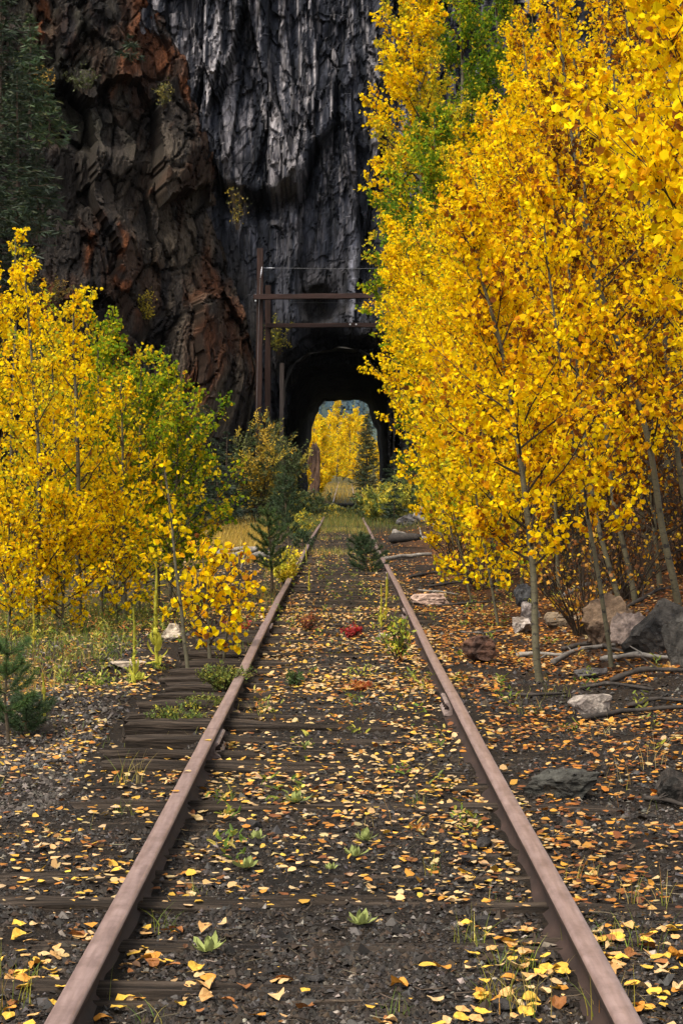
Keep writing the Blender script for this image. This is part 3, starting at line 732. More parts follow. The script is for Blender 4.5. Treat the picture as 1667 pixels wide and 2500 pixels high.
rock(978, 1198, 36, 30, 57, "grey brown rock behind the log pile", planes=9, col=(.16, .14, .12), col2=(.07, .06, .055))
for i, (u, v, w_) in enumerate([(487, 1968, 20), (583, 1905, 30), (1083, 1990, 34), (1118, 2130, 36), (1158, 2330, 44), (1238, 2012, 30), (728, 2262, 30), (1110, 1955, 34)]):
    rock(u, v, w_ * 1.2, w_ * .7, 60 + i, ["black angular stone standing on the ballast near mullein rosettes", "dark flat stone beside the left rail's inner face", "dark mossy stone against the right rail's foot", "large dark ballast stone among peach leaves near the right rail",
         "dark lump of ballast nearest the bottom by the right rail", "grey stone just outside the right rail", "flat dark stone lying on the half buried tie", "brown lump of ballast among leaves by the right rail"][i], "stone", "stone", planes=10, sub=2, col=(.045, .04, .038), col2=(.022, .02, .02))

def log(pts, r, label, mat, name="log", cat="log", seed=0, k=9, knots=.12, stubs=0):
    """pts: world points of the centre line"""
    rng = np.random.default_rng(seed); P = np.array(pts, float); t = np.linspace(0, 1, len(P)); n = max(8, int(np.linalg.norm(P[-1] - P[0]) / .08))
    tt = np.linspace(0, 1, min(n, 40)); Q = np.stack([np.interp(tt, t, P[:, i]) for i in range(3)], 1)
    L = np.linalg.norm(P[-1] - P[0])
    Q[1:-1] += .007 * L * np.stack([fbm(np.stack([tt * 5, 0 * tt, 0 * tt + i + seed], 1), 3, seed + i) for i in range(3)], 1)[1:-1]
    R = r * (1 - .35 * tt) * (1 + knots * fbm(np.stack([tt * 9, 0 * tt, 0 * tt + seed], 1), 3, seed + 5))
    V, F_ = tubes(Q, R, k); V = V + (r * .10) * fbm(V * 7 / max(r, .03) * .05 + V * 6, 3, seed)[:, None] * nrm(V - np.repeat(Q, k, 0))
    m = len(Q); c0, c1 = len(V), len(V) + 1; V = np.concatenate([V, [Q[0], Q[-1]]])
    caps = np.array([(c0, (i + 1) % k, i) for i in range(k)] + [(c1, (m - 1) * k + i, (m - 1) * k + (i + 1) % k) for i in range(k)])
    b = MB(); b.v.append(V); b.f += [(F_, 0), (caps, 0)]; b.c.append(np.full((len(V), 3), .5)); b.n = len(V)
    for j in range(stubs):
        i = int(rng.integers(2, m - 2)); d = nrm(rng.standard_normal(3) + [0, 0, .7]); l = r * rng.uniform(2, 7)
        q = Q[i] + d * np.linspace(0, l, 4)[:, None]; v, f = tubes(q, R[i] * np.array([.5, .4, .33, .2]), 5); b.add(v, f)
    base = P[0]; b.v = [v - base for v in b.v]
    return tag(link(name, b.mesh(name, [mat], smooth=True, colored=False), None, base), label, cat)

def gl(u, v, up=0.0):
    p = on_ground(u, v); return p + [0, 0, up]
# left log pile on the gravel edge, right log pile
log([gl(458, 1292, .12), gl(520, 1282, .16), gl(590, 1282, .22)], .06, "grey log lowest of the pile beside the golden grass", M_GREYWOOD, seed=1)
log([gl(470, 1288, .28), at(520, 1276, 38.5), at(592, 1262, 38)], .065, "grey log resting aslant on top of the pile beside golden grass", M_GREYWOOD, seed=2, stubs=1)
log([gl(560, 1284, .1), gl(622, 1290, .12)], .08, "short pale log end behind the pine sapling", M_GREYWOOD, seed=3)
log([gl(905, 1243, .22), at(950, 1236, 52), at(1005, 1238, 52)], .085, "grey barkless log lying across a charred stump end", M_GREYWOOD, seed=4, stubs=1)
log([gl(900, 1256, .2), gl(960, 1258, .25)], .12, "black charred log end under the grey barkless log", M_DARKWOOD, seed=5)
log([at(948, 1182, 54), at(985, 1200, 54), at(1030, 1228, 53)], .075, "pale broken trunk leaning up above the rock pile", M_GREYWOOD, seed=6)
log([gl(880, 1290, .05), gl(930, 1283, .06), gl(990, 1280, .06)], .05, "thin weathered log flat on the ground below the charred log", M_GREYWOOD, seed=7)
SK = [((1010, 1365), (960, 1358), (1052, 1368), .03, "pale thin stick lying behind the flat pink slab", 'G'),
      ((1185, 1512), (1230, 1514), (1290, 1512), .045, "pale barkless branch behind the foot of the leading aspen", 'G'),
      ((1268, 1530), (1320, 1508), (1412, 1490), .05, "forked dark grey branch right of the leading aspen's foot", 'M'),
      ((1380, 1520), (1450, 1518), (1560, 1522), .045, "long smooth grey branch in front of the dark boulders", 'G'),
      ((1290, 1495), (1360, 1488), (1440, 1505), .04, "dark branch crossing below the brown boulder", 'D'),
      ((1330, 1585), (1400, 1580), (1500, 1590), .03, "long black stick in front of the grainy grey slab", 'D'),
      ((1400, 1572), (1470, 1556), (1568, 1550), .05, "thick rotten branch reaching towards the edge of the bank", 'D'),
      ((1230, 1606), (1150, 1602), (1300, 1600), .03, "dark stick half hidden by leaves before the leading aspen", 'D'),
      ((1440, 1628), (1500, 1618), (1600, 1622), .035, "curved dark root right of the pale speckled block", 'D'),
      ((1340, 1658), (1440, 1648), (1580, 1634), .04, "long dark branch running past the pale speckled block's foot", 'D'),
      ((1480, 1840), (1530, 1850), (1580, 1862), .025, "short dark stick beside the near-black rock", 'D'),
      ((1470, 1500), (1500, 1470), (1560, 1440), .05, "dark branch propped against the largest boulder", 'D'),
      ((1290, 1380), (1350, 1352), (1420, 1330), .05, "grey fallen branch high on the leafy bank", 'M'),
      ((1400, 1375), (1450, 1345), (1500, 1320), .06, "dark fallen trunk among the aspen stems on the bank", 'D'),
      ((1000, 1395), (1080, 1392), (1160, 1385), .03, "thin dark stick on the leaves behind the red brown rock", 'D'),
      ((940, 1330), (1000, 1322), (1080, 1326), .05, "dark rotten log under the lowest yellow boughs", 'D'),
      ((985, 1350), (1050, 1345), (1130, 1338), .04, "second dark rotten log under the lowest yellow boughs, nearer", 'D'),
      ((1060, 1455), (1110, 1462), (1170, 1452), .03, "grey splintered stick above the red brown rock", 'M'),
      ((1440, 1400), (1500, 1370), (1550, 1350), .04, "slanting dark branch just above the largest boulder", 'D')]
MW = {'G': M_GREYWOOD, 'D': M_DARKWOOD, 'M': simple("mid_wood", [(.3, (.04, .034, .03)), (.7, (.16, .14, .125))], 8, bd=.005)}
for i, (a, b_, c, r, lab, m) in enumerate(SK):
    q = sorted([a, b_, c]); log([gl(*q[0], r * .6), gl(*q[1], r * 1.2), gl(*q[2], r * .7)], r * .55, lab, MW[m], "fallen_branch", "branch", seed=20 + i, k=6, stubs=2, knots=.25)

# ------------------------------------------------------------------ timber frame in front of the portal
def timber(a, b_, wx, wy, mat, name, parent, base, seed=0, n=14):
    """squared timber from a to b (world), section wx x wy"""
    a, b_ = np.array(a, float), np.array(b_, float); d = nrm(b_ - a); s = nrm(np.cross(d, [0, 1, 0.001])); t = np.cross(s, d)
    sec = np.array([(-.5, -.44), (-.44, -.5), (.44, -.5), (.5, -.44), (.5, .44), (.44, .5), (-.44, .5), (-.5, .44)])
    tt = np.linspace(0, 1, n); V = np.array([a + (b_ - a) * q + s * x * wx + t * y * wy for q in tt for x, y in sec])
    V += .012 * fbm(V * 1.3 + seed, 3, seed)[:, None] * np.array([1, 1, 1])
    k = 8; i = np.arange(n - 1)[:, None] * k; j = np.arange(k)
    Q = np.stack([i + j, i + (j + 1) % k, i + k + (j + 1) % k, i + k + j], -1).reshape(-1, 4)
    caps = np.array([list(range(k))[::-1], list(range((n - 1) * k, n * k))])
    return link(name, mesh_np(name, V - base, [(Q, 0), (caps, 0)], [mat], None), parent)
FB = at(594, 1000, 97.0); FB[2] = gz(FB[0], 97.0)
fr = root("timber_frame", "tall rust brown timber frame with two crossbeams before the tunnel mouth", "timber frame", FB)
P_ = lambda u, v, d=97.0: at(u, v, d)
timber([FB[0] - .06, 97, FB[2] - .3], P_(598, 570), .29, .29, M_TIMBER, "post", fr, FB, 1, 30)
timber([P_(614, 1000, 98)[0], 98, FB[2] - .3], P_(616, 655, 98), .26, .26, M_TIMBER, "post", fr, FB, 2, 24)
timber([P_(1010, 1000, 97)[0], 97, FB[2] - .3], P_(1006, 640, 97), .29, .29, M_TIMBER, "post", fr, FB, 3, 24)
timber(P_(583, 682, 96.68), P_(1030, 678, 96.68), .24, .42, M_BEAM, "beam", fr, FB, 4, 30)
lb = timber(P_(612, 747.5, 97.72), P_(1015, 746, 97.72), .2, .32, M_BEAM, "beam", fr, FB, 5, 30)
bb = MB(); V_, Q_ = tubes(np.array([(0, .02, 0), (0, -.05, 0)]), np.array([.05, .045]), 6); bb.add(V_, Q_); bb.f.append((np.array([[6, 7, 8, 9, 10, 11]]), 0))
BIGBOLT = bb.mesh("bolt", [M_METAL], colored=False)
for i in range(18):
    p = P_(627 + i * 13.6, 744.5, 97.62) - FB; link("bolt", BIGBOLT, lb, p)
for (u, v) in ((587, 677), (587, 690), (612, 680)): link("bolt", BIGBOLT, fr, P_(u, v, 96.55) - FB)
timber(P_(836, 672, 96.75), P_(836, 664, 96.75), .14, .14, M_BEAM, "block", fr, FB, 8, 3)
# insulators and guy wires
M_WIRE = simple('wire', [(.3, (.10, .10, .11)), (.7, (.2, .2, .21))], 5, .6)
def lathe(prof, k=8):
    pr = np.array(prof); a = np.arange(k) * 2 * math.pi / k
    V = np.stack([pr[:, None, 0] * np.cos(a), pr[:, None, 0] * np.sin(a), pr[:, None, 1] + 0 * a], -1).reshape(-1, 3)
    i = np.arange(len(pr) - 1)[:, None] * k; j = np.arange(k)
    return V, np.stack([i + j, i + (j + 1) % k, i + k + (j + 1) % k, i + k + j], -1).reshape(-1, 4)
M_PORC, _, _b = mk("porcelain"); _b.inputs["Base Color"].default_value = (.5, .5, .55, 1); _b.inputs["Roughness"].default_value = .25
V_, Q_ = lathe(np.array([(0, -.36), (.035, -.34), (.035, -.2), (.075, -.18), (.04, -.12), (.08, -.06), (.04, 0), (.08, .06), (.04, .12), (.075, .18), (.03, .2), (.03, .34), (0, .36)]) * [.5, .75])
INS = mesh_np("insulator", V_, [(Q_, 0)], [M_PORC], None, True)
for (u, v, d, r) in ((600, 625, 96.75, (0, rad(8), 0)), (618, 615, 97.3, (0, rad(90), 0))):
    o = link("insulator", INS, fr, P_(u, v, d) - FB); o.rotation_euler = r
for pts, r in (([P_(598, 640, 96.7), P_(595, 700, 96.4), P_(588, 985, 95.5)], .007), ([P_(632, 615, 97.2), P_(800, 617, 97.2), P_(1005, 612, 97.2)], .006), ([P_(668, 694.5, 96.9), P_(800, 695, 96.9), P_(1000, 692, 96.9)], .006)):
    v, q = tubes(np.array(pts), np.full(3, r), 4); link("guy_wire", mesh_np("guy_wire", v - FB, [(q, 0)], [M_WIRE], None), fr)
SB = at(646, 1000, 99.0); SB[2] = gz(SB[0], 99.0)
sp = root("wooden_post", "short grey brown post standing behind the timber frame's left legs", "post", SB)
timber([SB[0], 99, SB[2] - .2], P_(647, 834, 99), .20, .20, simple("worn_post", [(.3, (.035, .024, .02)), (.7, (.11, .085, .075))], 3, stretch=(2, 2, .3), bd=.02), "post_shaft", sp, SB, 9, 16)

# ------------------------------------------------------------------ trees
BRIGHT = [(5, (.88, .61, .004)), (2.5, (.90, .67, .008)), (1.6, (.78, .43, .007)), (.25, (.28, .10, .015))]
AMBER = [(5, (.86, .52, .004)), (2, (.72, .35, .007)), (1.8, (.40, .15, .010)), (1.6, (.16, .055, .012)), (.8, (.84, .62, .02))]
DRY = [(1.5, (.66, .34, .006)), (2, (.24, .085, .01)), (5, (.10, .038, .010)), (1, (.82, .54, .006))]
LIME = [(5, (.80, .56, .012)), (2, (.52, .46, .02)), (1.2, (.25, .31, .022)), (.3, (.3, .12, .015))]
GREEN = [(5, (.085, .165, .012)), (2, (.15, .22, .015)), (1, (.32, .34, .02)), (.5, (.72, .50, .02))]
GREENY = [(4, (.16, .25, .012)), (3, (.34, .38, .015)), (1.6, (.76, .54, .015)), (.15, (.2, .08, .012))]
OLIVE = [(4, (.55, .44, .02)), (3, (.72, .50, .02)), (2, (.36, .36, .02)), (.5, (.2, .22, .02))]

def aspen(label, path, r0, cs, blen, nb, ntw, nleaf, ls, pals, group=None, seed=0, near=0, bias=(0, 0, 0), loose=0, up=.9, name="aspen_tree", kb=5, quad=False, notwig=False):
    rng = np.random.default_rng(seed); P = np.array(path, float)
    base = P[0].copy(); t = np.concatenate([[0], np.cumsum(np.linalg.norm(np.diff(P, axis=0), axis=1))]); H = t[-1]; t /= H
    tt = np.linspace(0, 1, 26)
    def T(s): return np.stack([np.interp(s, t, P[:, i]) for i in range(3)], -1)
    Q = T(tt)
    # smooth the corners and add a slight wander
    for _ in range(3): Q[1:-1] = .25 * Q[:-2] + .5 * Q[1:-1] + .25 * Q[2:]
    Q[1:] += .006 * H * np.stack([fbm(np.stack([tt * 4, 0 * tt + seed, 0 * tt + i * 5], 1), 2, seed + i) for i in range(3)], 1)[1:]
    def T(s): return np.stack([np.interp(s, tt, Q[:, i]) for i in range(3)], -1)
    R = r0 * (1 - .86 * tt) ** .9 + .004; R[0] *= 1.12
    ro = root(name, label, "tree", base, group)
    Q0 = Q - base; Q0[0, 2] -= .15
    v, q = tubes(Q0, R, 8 if near else 6); link("trunk", mesh_np("trunk", v, [(q, 0)], [M_BARK], None, True), ro)
    # limbs
    tb = cs + (1 - cs) * (np.arange(nb) + rng.random(nb)) / nb * .98
    az = np.arange(nb) * 2.39996 + rng.normal(0, .5, nb)
    s = (tb - cs) / (1 - cs); prof = np.interp(s, [0, .12, .35, .7, 1], [.55, .9, 1, .62, .18])
    L = blen * prof * rng.uniform(.7, 1.25, nb)
    inc = np.interp(s, [0, 1], [1.15, .55]) + rng.normal(0, .12, nb)
    d = np.stack([np.sin(inc) * np.cos(az), np.sin(inc) * np.sin(az), np.cos(inc)], 1) + np.array(bias)
    d = nrm(d); n = 7; ss = np.linspace(0, 1, n)
    wob = rng.normal(0, .05, (nb, 1, 3)) * (ss ** 2)[None, :, None] + rng.normal(0, .02, (nb, n, 3)) * ss[None, :, None]
    B = T(tb)[:, None] - base + L[:, None, None] * (d[:, None] * ss[None, :, None] + np.array([0, 0, up * .28]) * (ss ** 2)[None, :, None] + wob)
    rb = np.interp(tb, tt, R) * .5; RB = np.clip(rb[:, None] * (1 - .85 * ss[None]), .0022 if near else .0035, None)
    # twigs
    m = nb * ntw; bi = np.repeat(np.arange(nb), ntw); ts = rng.uniform(.18, 1.0, m); fi = ts * (n - 1); i0 = np.minimum(fi.astype(int), n - 2); fr_ = (fi - i0)[:, None]
    o = B[bi, i0] * (1 - fr_) + B[bi, i0 + 1] * fr_; tg = nrm(B[bi, i0 + 1] - B[bi, i0])
    dt = nrm(tg * .8 + rng.normal(0, .55, (m, 3)) + [0, 0, .15]); lt = np.maximum(L[bi] * (.20 + .30 * (1.1 - ts)) * rng.uniform(.6, 1.3, m), .10)
    st = np.linspace(0, 1, 4); TW = o[:, None] + lt[:, None, None] * (dt[:, None] * st[None, :, None] + np.array([0, 0, .12]) * (st ** 2)[None, :, None] + rng.normal(0, .05, (m, 4, 3)) * st[None, :, None])
    RT = np.broadcast_to((.0036 if near else .0046) * (1 - .6 * st), (m, 4)) * (1 if H < 9 else 1.6)
    # leaves: along the twigs, more towards their ends
    wt = lt * np.interp(s[bi], [0, 1], [1, 1]); ti = rng.choice(m, nleaf, p=wt / wt.sum()); sl_ = rng.random(nleaf) ** .7
    fi = sl_ * 3; i0 = np.minimum(fi.astype(int), 2); fr_ = (fi - i0)[:, None]
    lo = TW[ti, i0] * (1 - fr_) + TW[ti, i0 + 1] * fr_ + rng.normal(0, .022 + .012 * (H > 9), (nleaf, 3))
    ld = nrm(rng.normal(0, .6, (nleaf, 3)) + [0, 0, -.45]); ln = rng.normal(0, 1, (nleaf, 3)); ln[:, 2] *= .8
    lsz = ls * (.52 + .72 * rng.random(nleaf)); cu = rng.uniform(.2, 2.6, (nleaf, 1, 1))
    # colour runs along whole limbs, with single leaves astray
    bp = rng.choice(len(pals), nb, p=np.array([p[0] for p in pals]) / sum(p[0] for p in pals)); lp = bp[bi[ti]]
    stray = rng.random(nleaf) < .18; lp = np.where(stray, rng.integers(0, len(pals), nleaf), lp)
    c = np.zeros((nleaf, 3))
    for k, (_, pl) in enumerate(pals):
        mk_ = lp == k; c[mk_] = pick(rng, pl, int(mk_.sum()), .10)
    if near:
        for i in range(nb):
            b = MB(); v, q = tubes(B[i], RB[i], kb); b.add(v, q); sel = bi == i; v, q = tubes(TW[sel][:, [0, 2, 3]], RT[sel][:, [0, 2, 3]], 3); b.add(v, q)
            link("branch", b.mesh("branch", [M_TWIG], colored=False), ro)
        b = MB(); v, q = leaves(lo, ld, ln, lsz, 1, cu)
        if loose:
            # the loose ones nearest the camera as leaves of their own
            idx = np.argsort(lo[:, 1] + rng.normal(0, .12, nleaf))[:loose]; rest = np.setdiff1d(np.arange(nleaf), idx)
            protos = [mesh_np("leaf", LEAF6 * [1, 1, f], [(np.array([(0, 1, 2, 3), (0, 3, 4, 5)]), 0)], [M_LEAF], pick(rng, pals[int(k)][1], 1, .1)) for k in rng.integers(0, len(pals), 8) for f in (.6, 1.5)]
            for i in idx:
                D = Vector(ld[i]).normalized(); N = Vector(ln[i]); N = (N - N.dot(D) * D).normalized(); X = D.cross(N)
                lf = link("leaf", protos[int(rng.integers(len(protos)))], ro, Vector(lo[i]))
                from mathutils import Matrix
                lf.rotation_euler = Matrix((X, D, N)).transposed().to_euler(); lf.scale = (lsz[i],) * 3
            lo, ld, ln, lsz, c = lo[rest], ld[rest], ln[rest], lsz[rest], c[rest]; v, q = leaves(lo, ld, ln, lsz, 1, cu[rest])
        b.add(v, q, 0, np.repeat(c, 6, 0)); tag(link("foliage", b.mesh("foliage", [M_LEAF]), ro), kind="stuff")
    else:
        b = MB(); v, q = tubes(B[:, ::2], RB[:, ::2], 4); b.add(v, q, 1)
        if not notwig: ix = [0, 3] if quad else [0, 2, 3]; v, q = tubes(TW[:, ix], RT[:, ix], 3); b.add(v, q, 1)
        v, q = leaves4(lo, ld, ln, lsz) if quad else leaves(lo, ld, ln, lsz, 1, cu); b.add(v, q, 0, np.repeat(c, 4 if quad else 6, 0))
        tag(link("crown", b.mesh("crown", [M_LEAF, M_TWIG]), ro), kind="stuff")
    return ro

def path(d, *uv, ground=True, dd=0.0):
    """trunk centre line through photo points at about distance d; dd: how much farther the top stands"""
    n = len(uv); P = [at(u, v, d + dd * i / max(1, n - 1)) for i, (u, v) in enumerate(uv)]
    if ground: P[0][2] = gz(P[0][0], P[0][1])
    return P
B_, A_, L_, G_, GY, O_ = BRIGHT, AMBER, LIME, GREEN, GREENY, OLIVE
TH = "yellow aspens in the thicket right of the track"
def rt(label, d, pts, r0=.035, cs=.25, bl=.9, nb=26, nt=9, nl=4200, ls=.054, pals=((3, B_), (1, A_)), near=0, seed=0, **k):
    return aspen(label, path(d, *pts), r0 * .72, cs, bl, nb, nt, nl, ls, pals, TH, seed, near, **k)

rt("slender pale aspen leaning in front of the thicket, its trunk bare to the ground", 15.7, [(1243, 1545), (1228, 1400), (1218, 1250), (1205, 1120), (1180, 950), (1165, 860), (1150, 770), (1125, 690), (1105, 640), (1085, 560), (1078, 470)], .036, .22, .78, 34, 10, 5200, .045, ((2, B_), (2, A_)), 1, 101, bias=(-.15, 0, .12), loose=280)
rt("nearest aspen overhanging the top corner with large golden leaves", 8.6, [(1720, 1900), (1700, 1200), (1690, 500), (1660, 0), (1640, -260)], .03, .52, .62, 26, 10, 4200, .044, ((3, B_), (1, A_)), 1, 102, bias=(-.35, 0, 0), loose=200)
rt("thin bent aspen rising in front of the brown boulder", 16.8, [(1407, 1490), (1375, 1330), (1337, 1129), (1290, 850), (1250, 600), (1235, 420)], .022, .24, .75, 26, 9, 2600, .050, ((2, A_), (1, B_)), 1, 103, bias=(-.1, 0, .1), loose=120)
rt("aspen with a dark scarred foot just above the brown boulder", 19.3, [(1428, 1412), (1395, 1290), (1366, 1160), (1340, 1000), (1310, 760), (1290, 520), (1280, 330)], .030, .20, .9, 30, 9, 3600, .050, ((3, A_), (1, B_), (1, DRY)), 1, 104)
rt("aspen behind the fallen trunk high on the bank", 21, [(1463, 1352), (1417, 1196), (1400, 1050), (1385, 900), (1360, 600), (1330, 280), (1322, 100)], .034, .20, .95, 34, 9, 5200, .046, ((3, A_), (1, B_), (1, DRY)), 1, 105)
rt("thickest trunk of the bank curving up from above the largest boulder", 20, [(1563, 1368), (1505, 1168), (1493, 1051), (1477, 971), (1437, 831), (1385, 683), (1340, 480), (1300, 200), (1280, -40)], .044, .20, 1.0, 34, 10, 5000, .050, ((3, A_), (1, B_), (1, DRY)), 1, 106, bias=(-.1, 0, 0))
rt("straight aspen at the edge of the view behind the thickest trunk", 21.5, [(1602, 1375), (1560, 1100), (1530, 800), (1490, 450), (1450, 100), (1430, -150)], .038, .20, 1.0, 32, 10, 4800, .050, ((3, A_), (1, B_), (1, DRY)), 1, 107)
rt("aspen standing nearest the edge above the dark splintered rock", 17.5, [(1670, 1400), (1640, 1000), (1600, 600), (1560, 150), (1540, -200)], .034, .20, .95, 34, 10, 5000, .050, ((1, A_), (2, B_)), 1, 108, bias=(-.15, 0, 0))
rt("second aspen overhanging the top corner, behind the nearest one", 12.5, [(1640, 1560), (1620, 1000), (1600, 400), (1560, -50), (1545, -260)], .03, .52, .8, 28, 10, 5200, .046, ((1, B_),), 1, 109, bias=(-.25, 0, 0))
mid = [(24, (1290, 1400), (1230, 700), (1165, 250)), (25, (1255, 1400), (1200, 800), (1135, 350)), (26, (1340, 1380), (1270, 700), (1205, 90)), (27, (1410, 1360), (1350, 700), (1290, -60)),
       (29, (1490, 1340), (1440, 700), (1385, -120)), (23, (1375, 1390), (1320, 800), (1262, 160)), (26, (1195, 1390), (1150, 850), (1085, 400)), (28, (1140, 1370), (1090, 850), (1030, 500)),
       (30, (1105, 1340), (1060, 900), (978, 545)), (33, (1080, 1320), (1020, 900), (928, 580)), (36, (1062, 1300), (985, 850), (893, 520)), (32, (1190, 1330), (1150, 800), (1115, 250)),
       (35, (1240, 1320), (1210, 600), (1170, 40)), (34, (1310, 1320), (1260, 500), (1215, -110)), (31, (1540, 1340), (1500, 600), (1470, -160)), (37, (1130, 1300), (1090, 800), (1040, 330))]
tips = ["aspen in the middle of the thicket behind the leading slender trunk", "short aspen tucked behind the leading slender trunk", "tall aspen in mid thicket reaching the top of the view", "tall straight aspen in the shady heart of the thicket",
        "tall aspen at the back of the shady bank", "aspen between the thin bent stem and the leading trunk", "aspen at the thicket's front edge facing the rail", "leaning aspen whose boughs hang low over the logs",
        "aspen leaning out towards the rail behind the log pile", "aspen leaning far out towards the tunnel mouth", "outermost aspen of the thicket's edge, reaching towards the timber frame", "tall yellow aspen in front of the green crowned trees",
        "bright aspen whose top stands before the tallest green crown", "tallest yellow aspen at the back of the thicket", "aspen at the far back edge of the bank", "pale yellow aspen half hidden behind the outermost one"]
for i, (d, a, b_, c) in enumerate(mid):
    left = i in (6, 7, 8, 9, 10, 15)
    pal = ((4, B_), (1, L_)) if left else ((3, B_), (1.6, A_))
    rt(tips[i], d, [a, b_, c], .032, (.30 if d > 32 else .14 if d > 29 else .08) if left else .16, (1.05 + .014 * d) * (.66 if c[1] < 300 and c[0] < 1180 else (.8 if d > 32 else 1)), 36, 11, 9400 + 70 * int(d) if d > 23.5 else 7000, .051, pal, 0, 120 + i, bias=(-.12, 0, .05), quad=d > 23.5)
rt("low yellow aspen bush drooping over the leaves by the logs", 22, [(1145, 1420), (1100, 1200), (1065, 960)], .02, .10, .75, 20, 9, 2000, .052, ((2, B_), (1, L_)), 1, 141)
rt("low yellow green aspen whose lowest bough touches the ground litter", 26, [(1085, 1380), (1050, 1230), (1015, 1020)], .02, .10, .85, 20, 9, 2000, .052, ((1, B_), (1.5, L_)), 0, 142)
rt("small lime coloured aspen beside the willow bushes", 31, [(1050, 1330), (1025, 1150), (1000, 980)], .02, .10, .62, 20, 9, 2200, .052, ((1.5, B_), (1, L_)), 0, 143)
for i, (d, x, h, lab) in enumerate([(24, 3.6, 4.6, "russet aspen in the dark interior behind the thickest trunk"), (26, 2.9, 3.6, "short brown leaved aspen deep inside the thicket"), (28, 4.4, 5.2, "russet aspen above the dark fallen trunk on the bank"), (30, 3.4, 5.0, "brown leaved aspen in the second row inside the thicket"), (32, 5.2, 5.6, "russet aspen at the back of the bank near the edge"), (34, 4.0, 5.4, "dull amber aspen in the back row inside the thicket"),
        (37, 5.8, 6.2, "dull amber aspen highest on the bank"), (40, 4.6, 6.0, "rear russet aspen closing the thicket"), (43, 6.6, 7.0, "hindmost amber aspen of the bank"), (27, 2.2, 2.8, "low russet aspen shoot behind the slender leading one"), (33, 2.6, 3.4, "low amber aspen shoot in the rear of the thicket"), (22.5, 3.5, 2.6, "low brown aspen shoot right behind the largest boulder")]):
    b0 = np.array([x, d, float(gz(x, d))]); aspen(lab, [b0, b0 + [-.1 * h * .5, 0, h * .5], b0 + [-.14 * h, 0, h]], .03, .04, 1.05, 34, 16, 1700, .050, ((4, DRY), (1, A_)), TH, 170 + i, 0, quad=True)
TG = "tall aspens behind the thicket"
def tg(label, d, pts, bl, nb, nt, nl, pals, seed, cs=.2): return aspen(label, path(d, *pts), .10, cs, bl, nb, nt, int(nl * 1.4), .092, pals, TG, seed, quad=True, notwig=False)
tg("tallest green crowned aspen behind the yellow thicket", 53, [(1085, 1250), (1070, 700), (1055, 0), (1050, -260)], 2.1, 50, 16, 14000, ((5, G_), (1, GY)), 151)
tg("yellow aspen standing in front of the dark cliff beside the green crown", 50, [(1015, 1250), (985, 700), (968, 200), (960, -120)], 1.7, 44, 16, 10500, ((3, B_), (3, O_)), 152, .45)
tg("green and yellow aspen below the tall yellow one, against the cliff", 47, [(1050, 1260), (1005, 800), (995, 270)], 2.1, 48, 15, 13500, ((4, G_), (1.6, GY), (.8, O_)), 153, .25)
tg("second green crowned aspen behind the thicket, half hidden", 55, [(1160, 1240), (1145, 600), (1130, -250)], 2.0, 44, 15, 10000, ((4, G_), (1, GY)), 154)
tg("olive aspen at the foot of the cliff behind the outermost yellow one", 58, [(1020, 1230), (995, 1000), (975, 700)], 1.2, 34, 14, 6500, ((1, O_), (2, GY), (1, G_)), 155, .1)

TL = "aspens in the thicket left of the track"
def lt(label, d, pts, r0=.026, cs=.12, bl=.62, nb=26, nt=8, nl=2300, ls=.050, pals=((3, B_), (1, O_)), near=0, seed=0, **k):
    return aspen(label, path(d, *pts), r0, cs, bl * 1.12, nb + 2, nt + 1, int(nl * 1.28), ls * .88, pals, TL, seed, near, **k)
lt("aspen with the straightest olive trunk at the front of the small grove", 23, [(185, 1418), (184, 1200), (178, 960), (170, 680)], .030, .08, .66, 28, 8, 2300, .050, ((3, B_), (1, L_)), 1, 201, loose=150)
lt("leaning aspen behind the fading mullein by the grove's outer end", 22, [(84, 1450), (92, 1250), (84, 1000), (62, 600)], .026, .06, .62, 28, 8, 2300, .050, ((3, B_), (1, L_)), 1, 202, loose=100)
lt("tallest yellow aspen of the small grove, cut by the picture edge", 24.5, [(28, 1420), (30, 1100), (34, 800), (40, 540)], .028, .12, .52, 30, 8, 2600, .050, ((3, B_), (1, L_)), 0, 203)
lt("yellow aspen beyond the picture edge with boughs reaching in", 22.5, [(-45, 1440), (-40, 1000), (-20, 620)], .028, .1, .6, 28, 8, 2400, .05, ((3, B_), (1, L_)), 0, 204)
lt("yellow aspen between the straight trunk and the leaning one", 24, [(128, 1410), (125, 1100), (118, 745)], .022, .1, .55, 26, 8, 2100, .05, ((3, B_), (1, O_)), 0, 205)
lt("yellow aspen just right of the straight olive trunk", 24.5, [(236, 1400), (232, 1150), (228, 800)], .022, .12, .58, 26, 8, 2200, .05, ((2, B_), (2, O_), (1.4, GY)), 0, 206)
lt("yellow aspen at the inner end of the small grove facing the rails", 24, [(286, 1368), (284, 1150), (276, 880)], .024, .06, .6, 26, 8, 1500, .05, ((2, B_), (1.5, L_), (1, GY)), 1, 207)
lt("low golden aspen at the inner foot of the grove facing the tall mullein", 23, [(270, 1412), (262, 1300), (258, 1130)], .014, .05, .6, 24, 8, 1500, .05, ((3, B_), (1, L_)), 1, 208)
lt("green aspen with a pale trunk at the inner side of the grove", 26, [(282, 1362), (284, 1150), (272, 950), (252, 745)], .034, .12, .95, 32, 10, 3600, .054, ((4, GY), (1, L_), (2, G_)), 1, 209, loose=60)
lt("green aspen leaning towards the spruces", 27, [(362, 1340), (368, 1150), (374, 1000), (380, 860)], .026, .12, .95, 30, 9, 3400, .054, ((4, GY), (2, G_)), 0, 210, bias=(.2, 0, 0))
lt("yellow green aspen rising above the middle of the grove", 30, [(190, 1350), (196, 1000), (200, 690)], .028, .15, .8, 28, 8, 2400, .052, ((3, GY), (2, L_), (1, B_)), 0, 211)
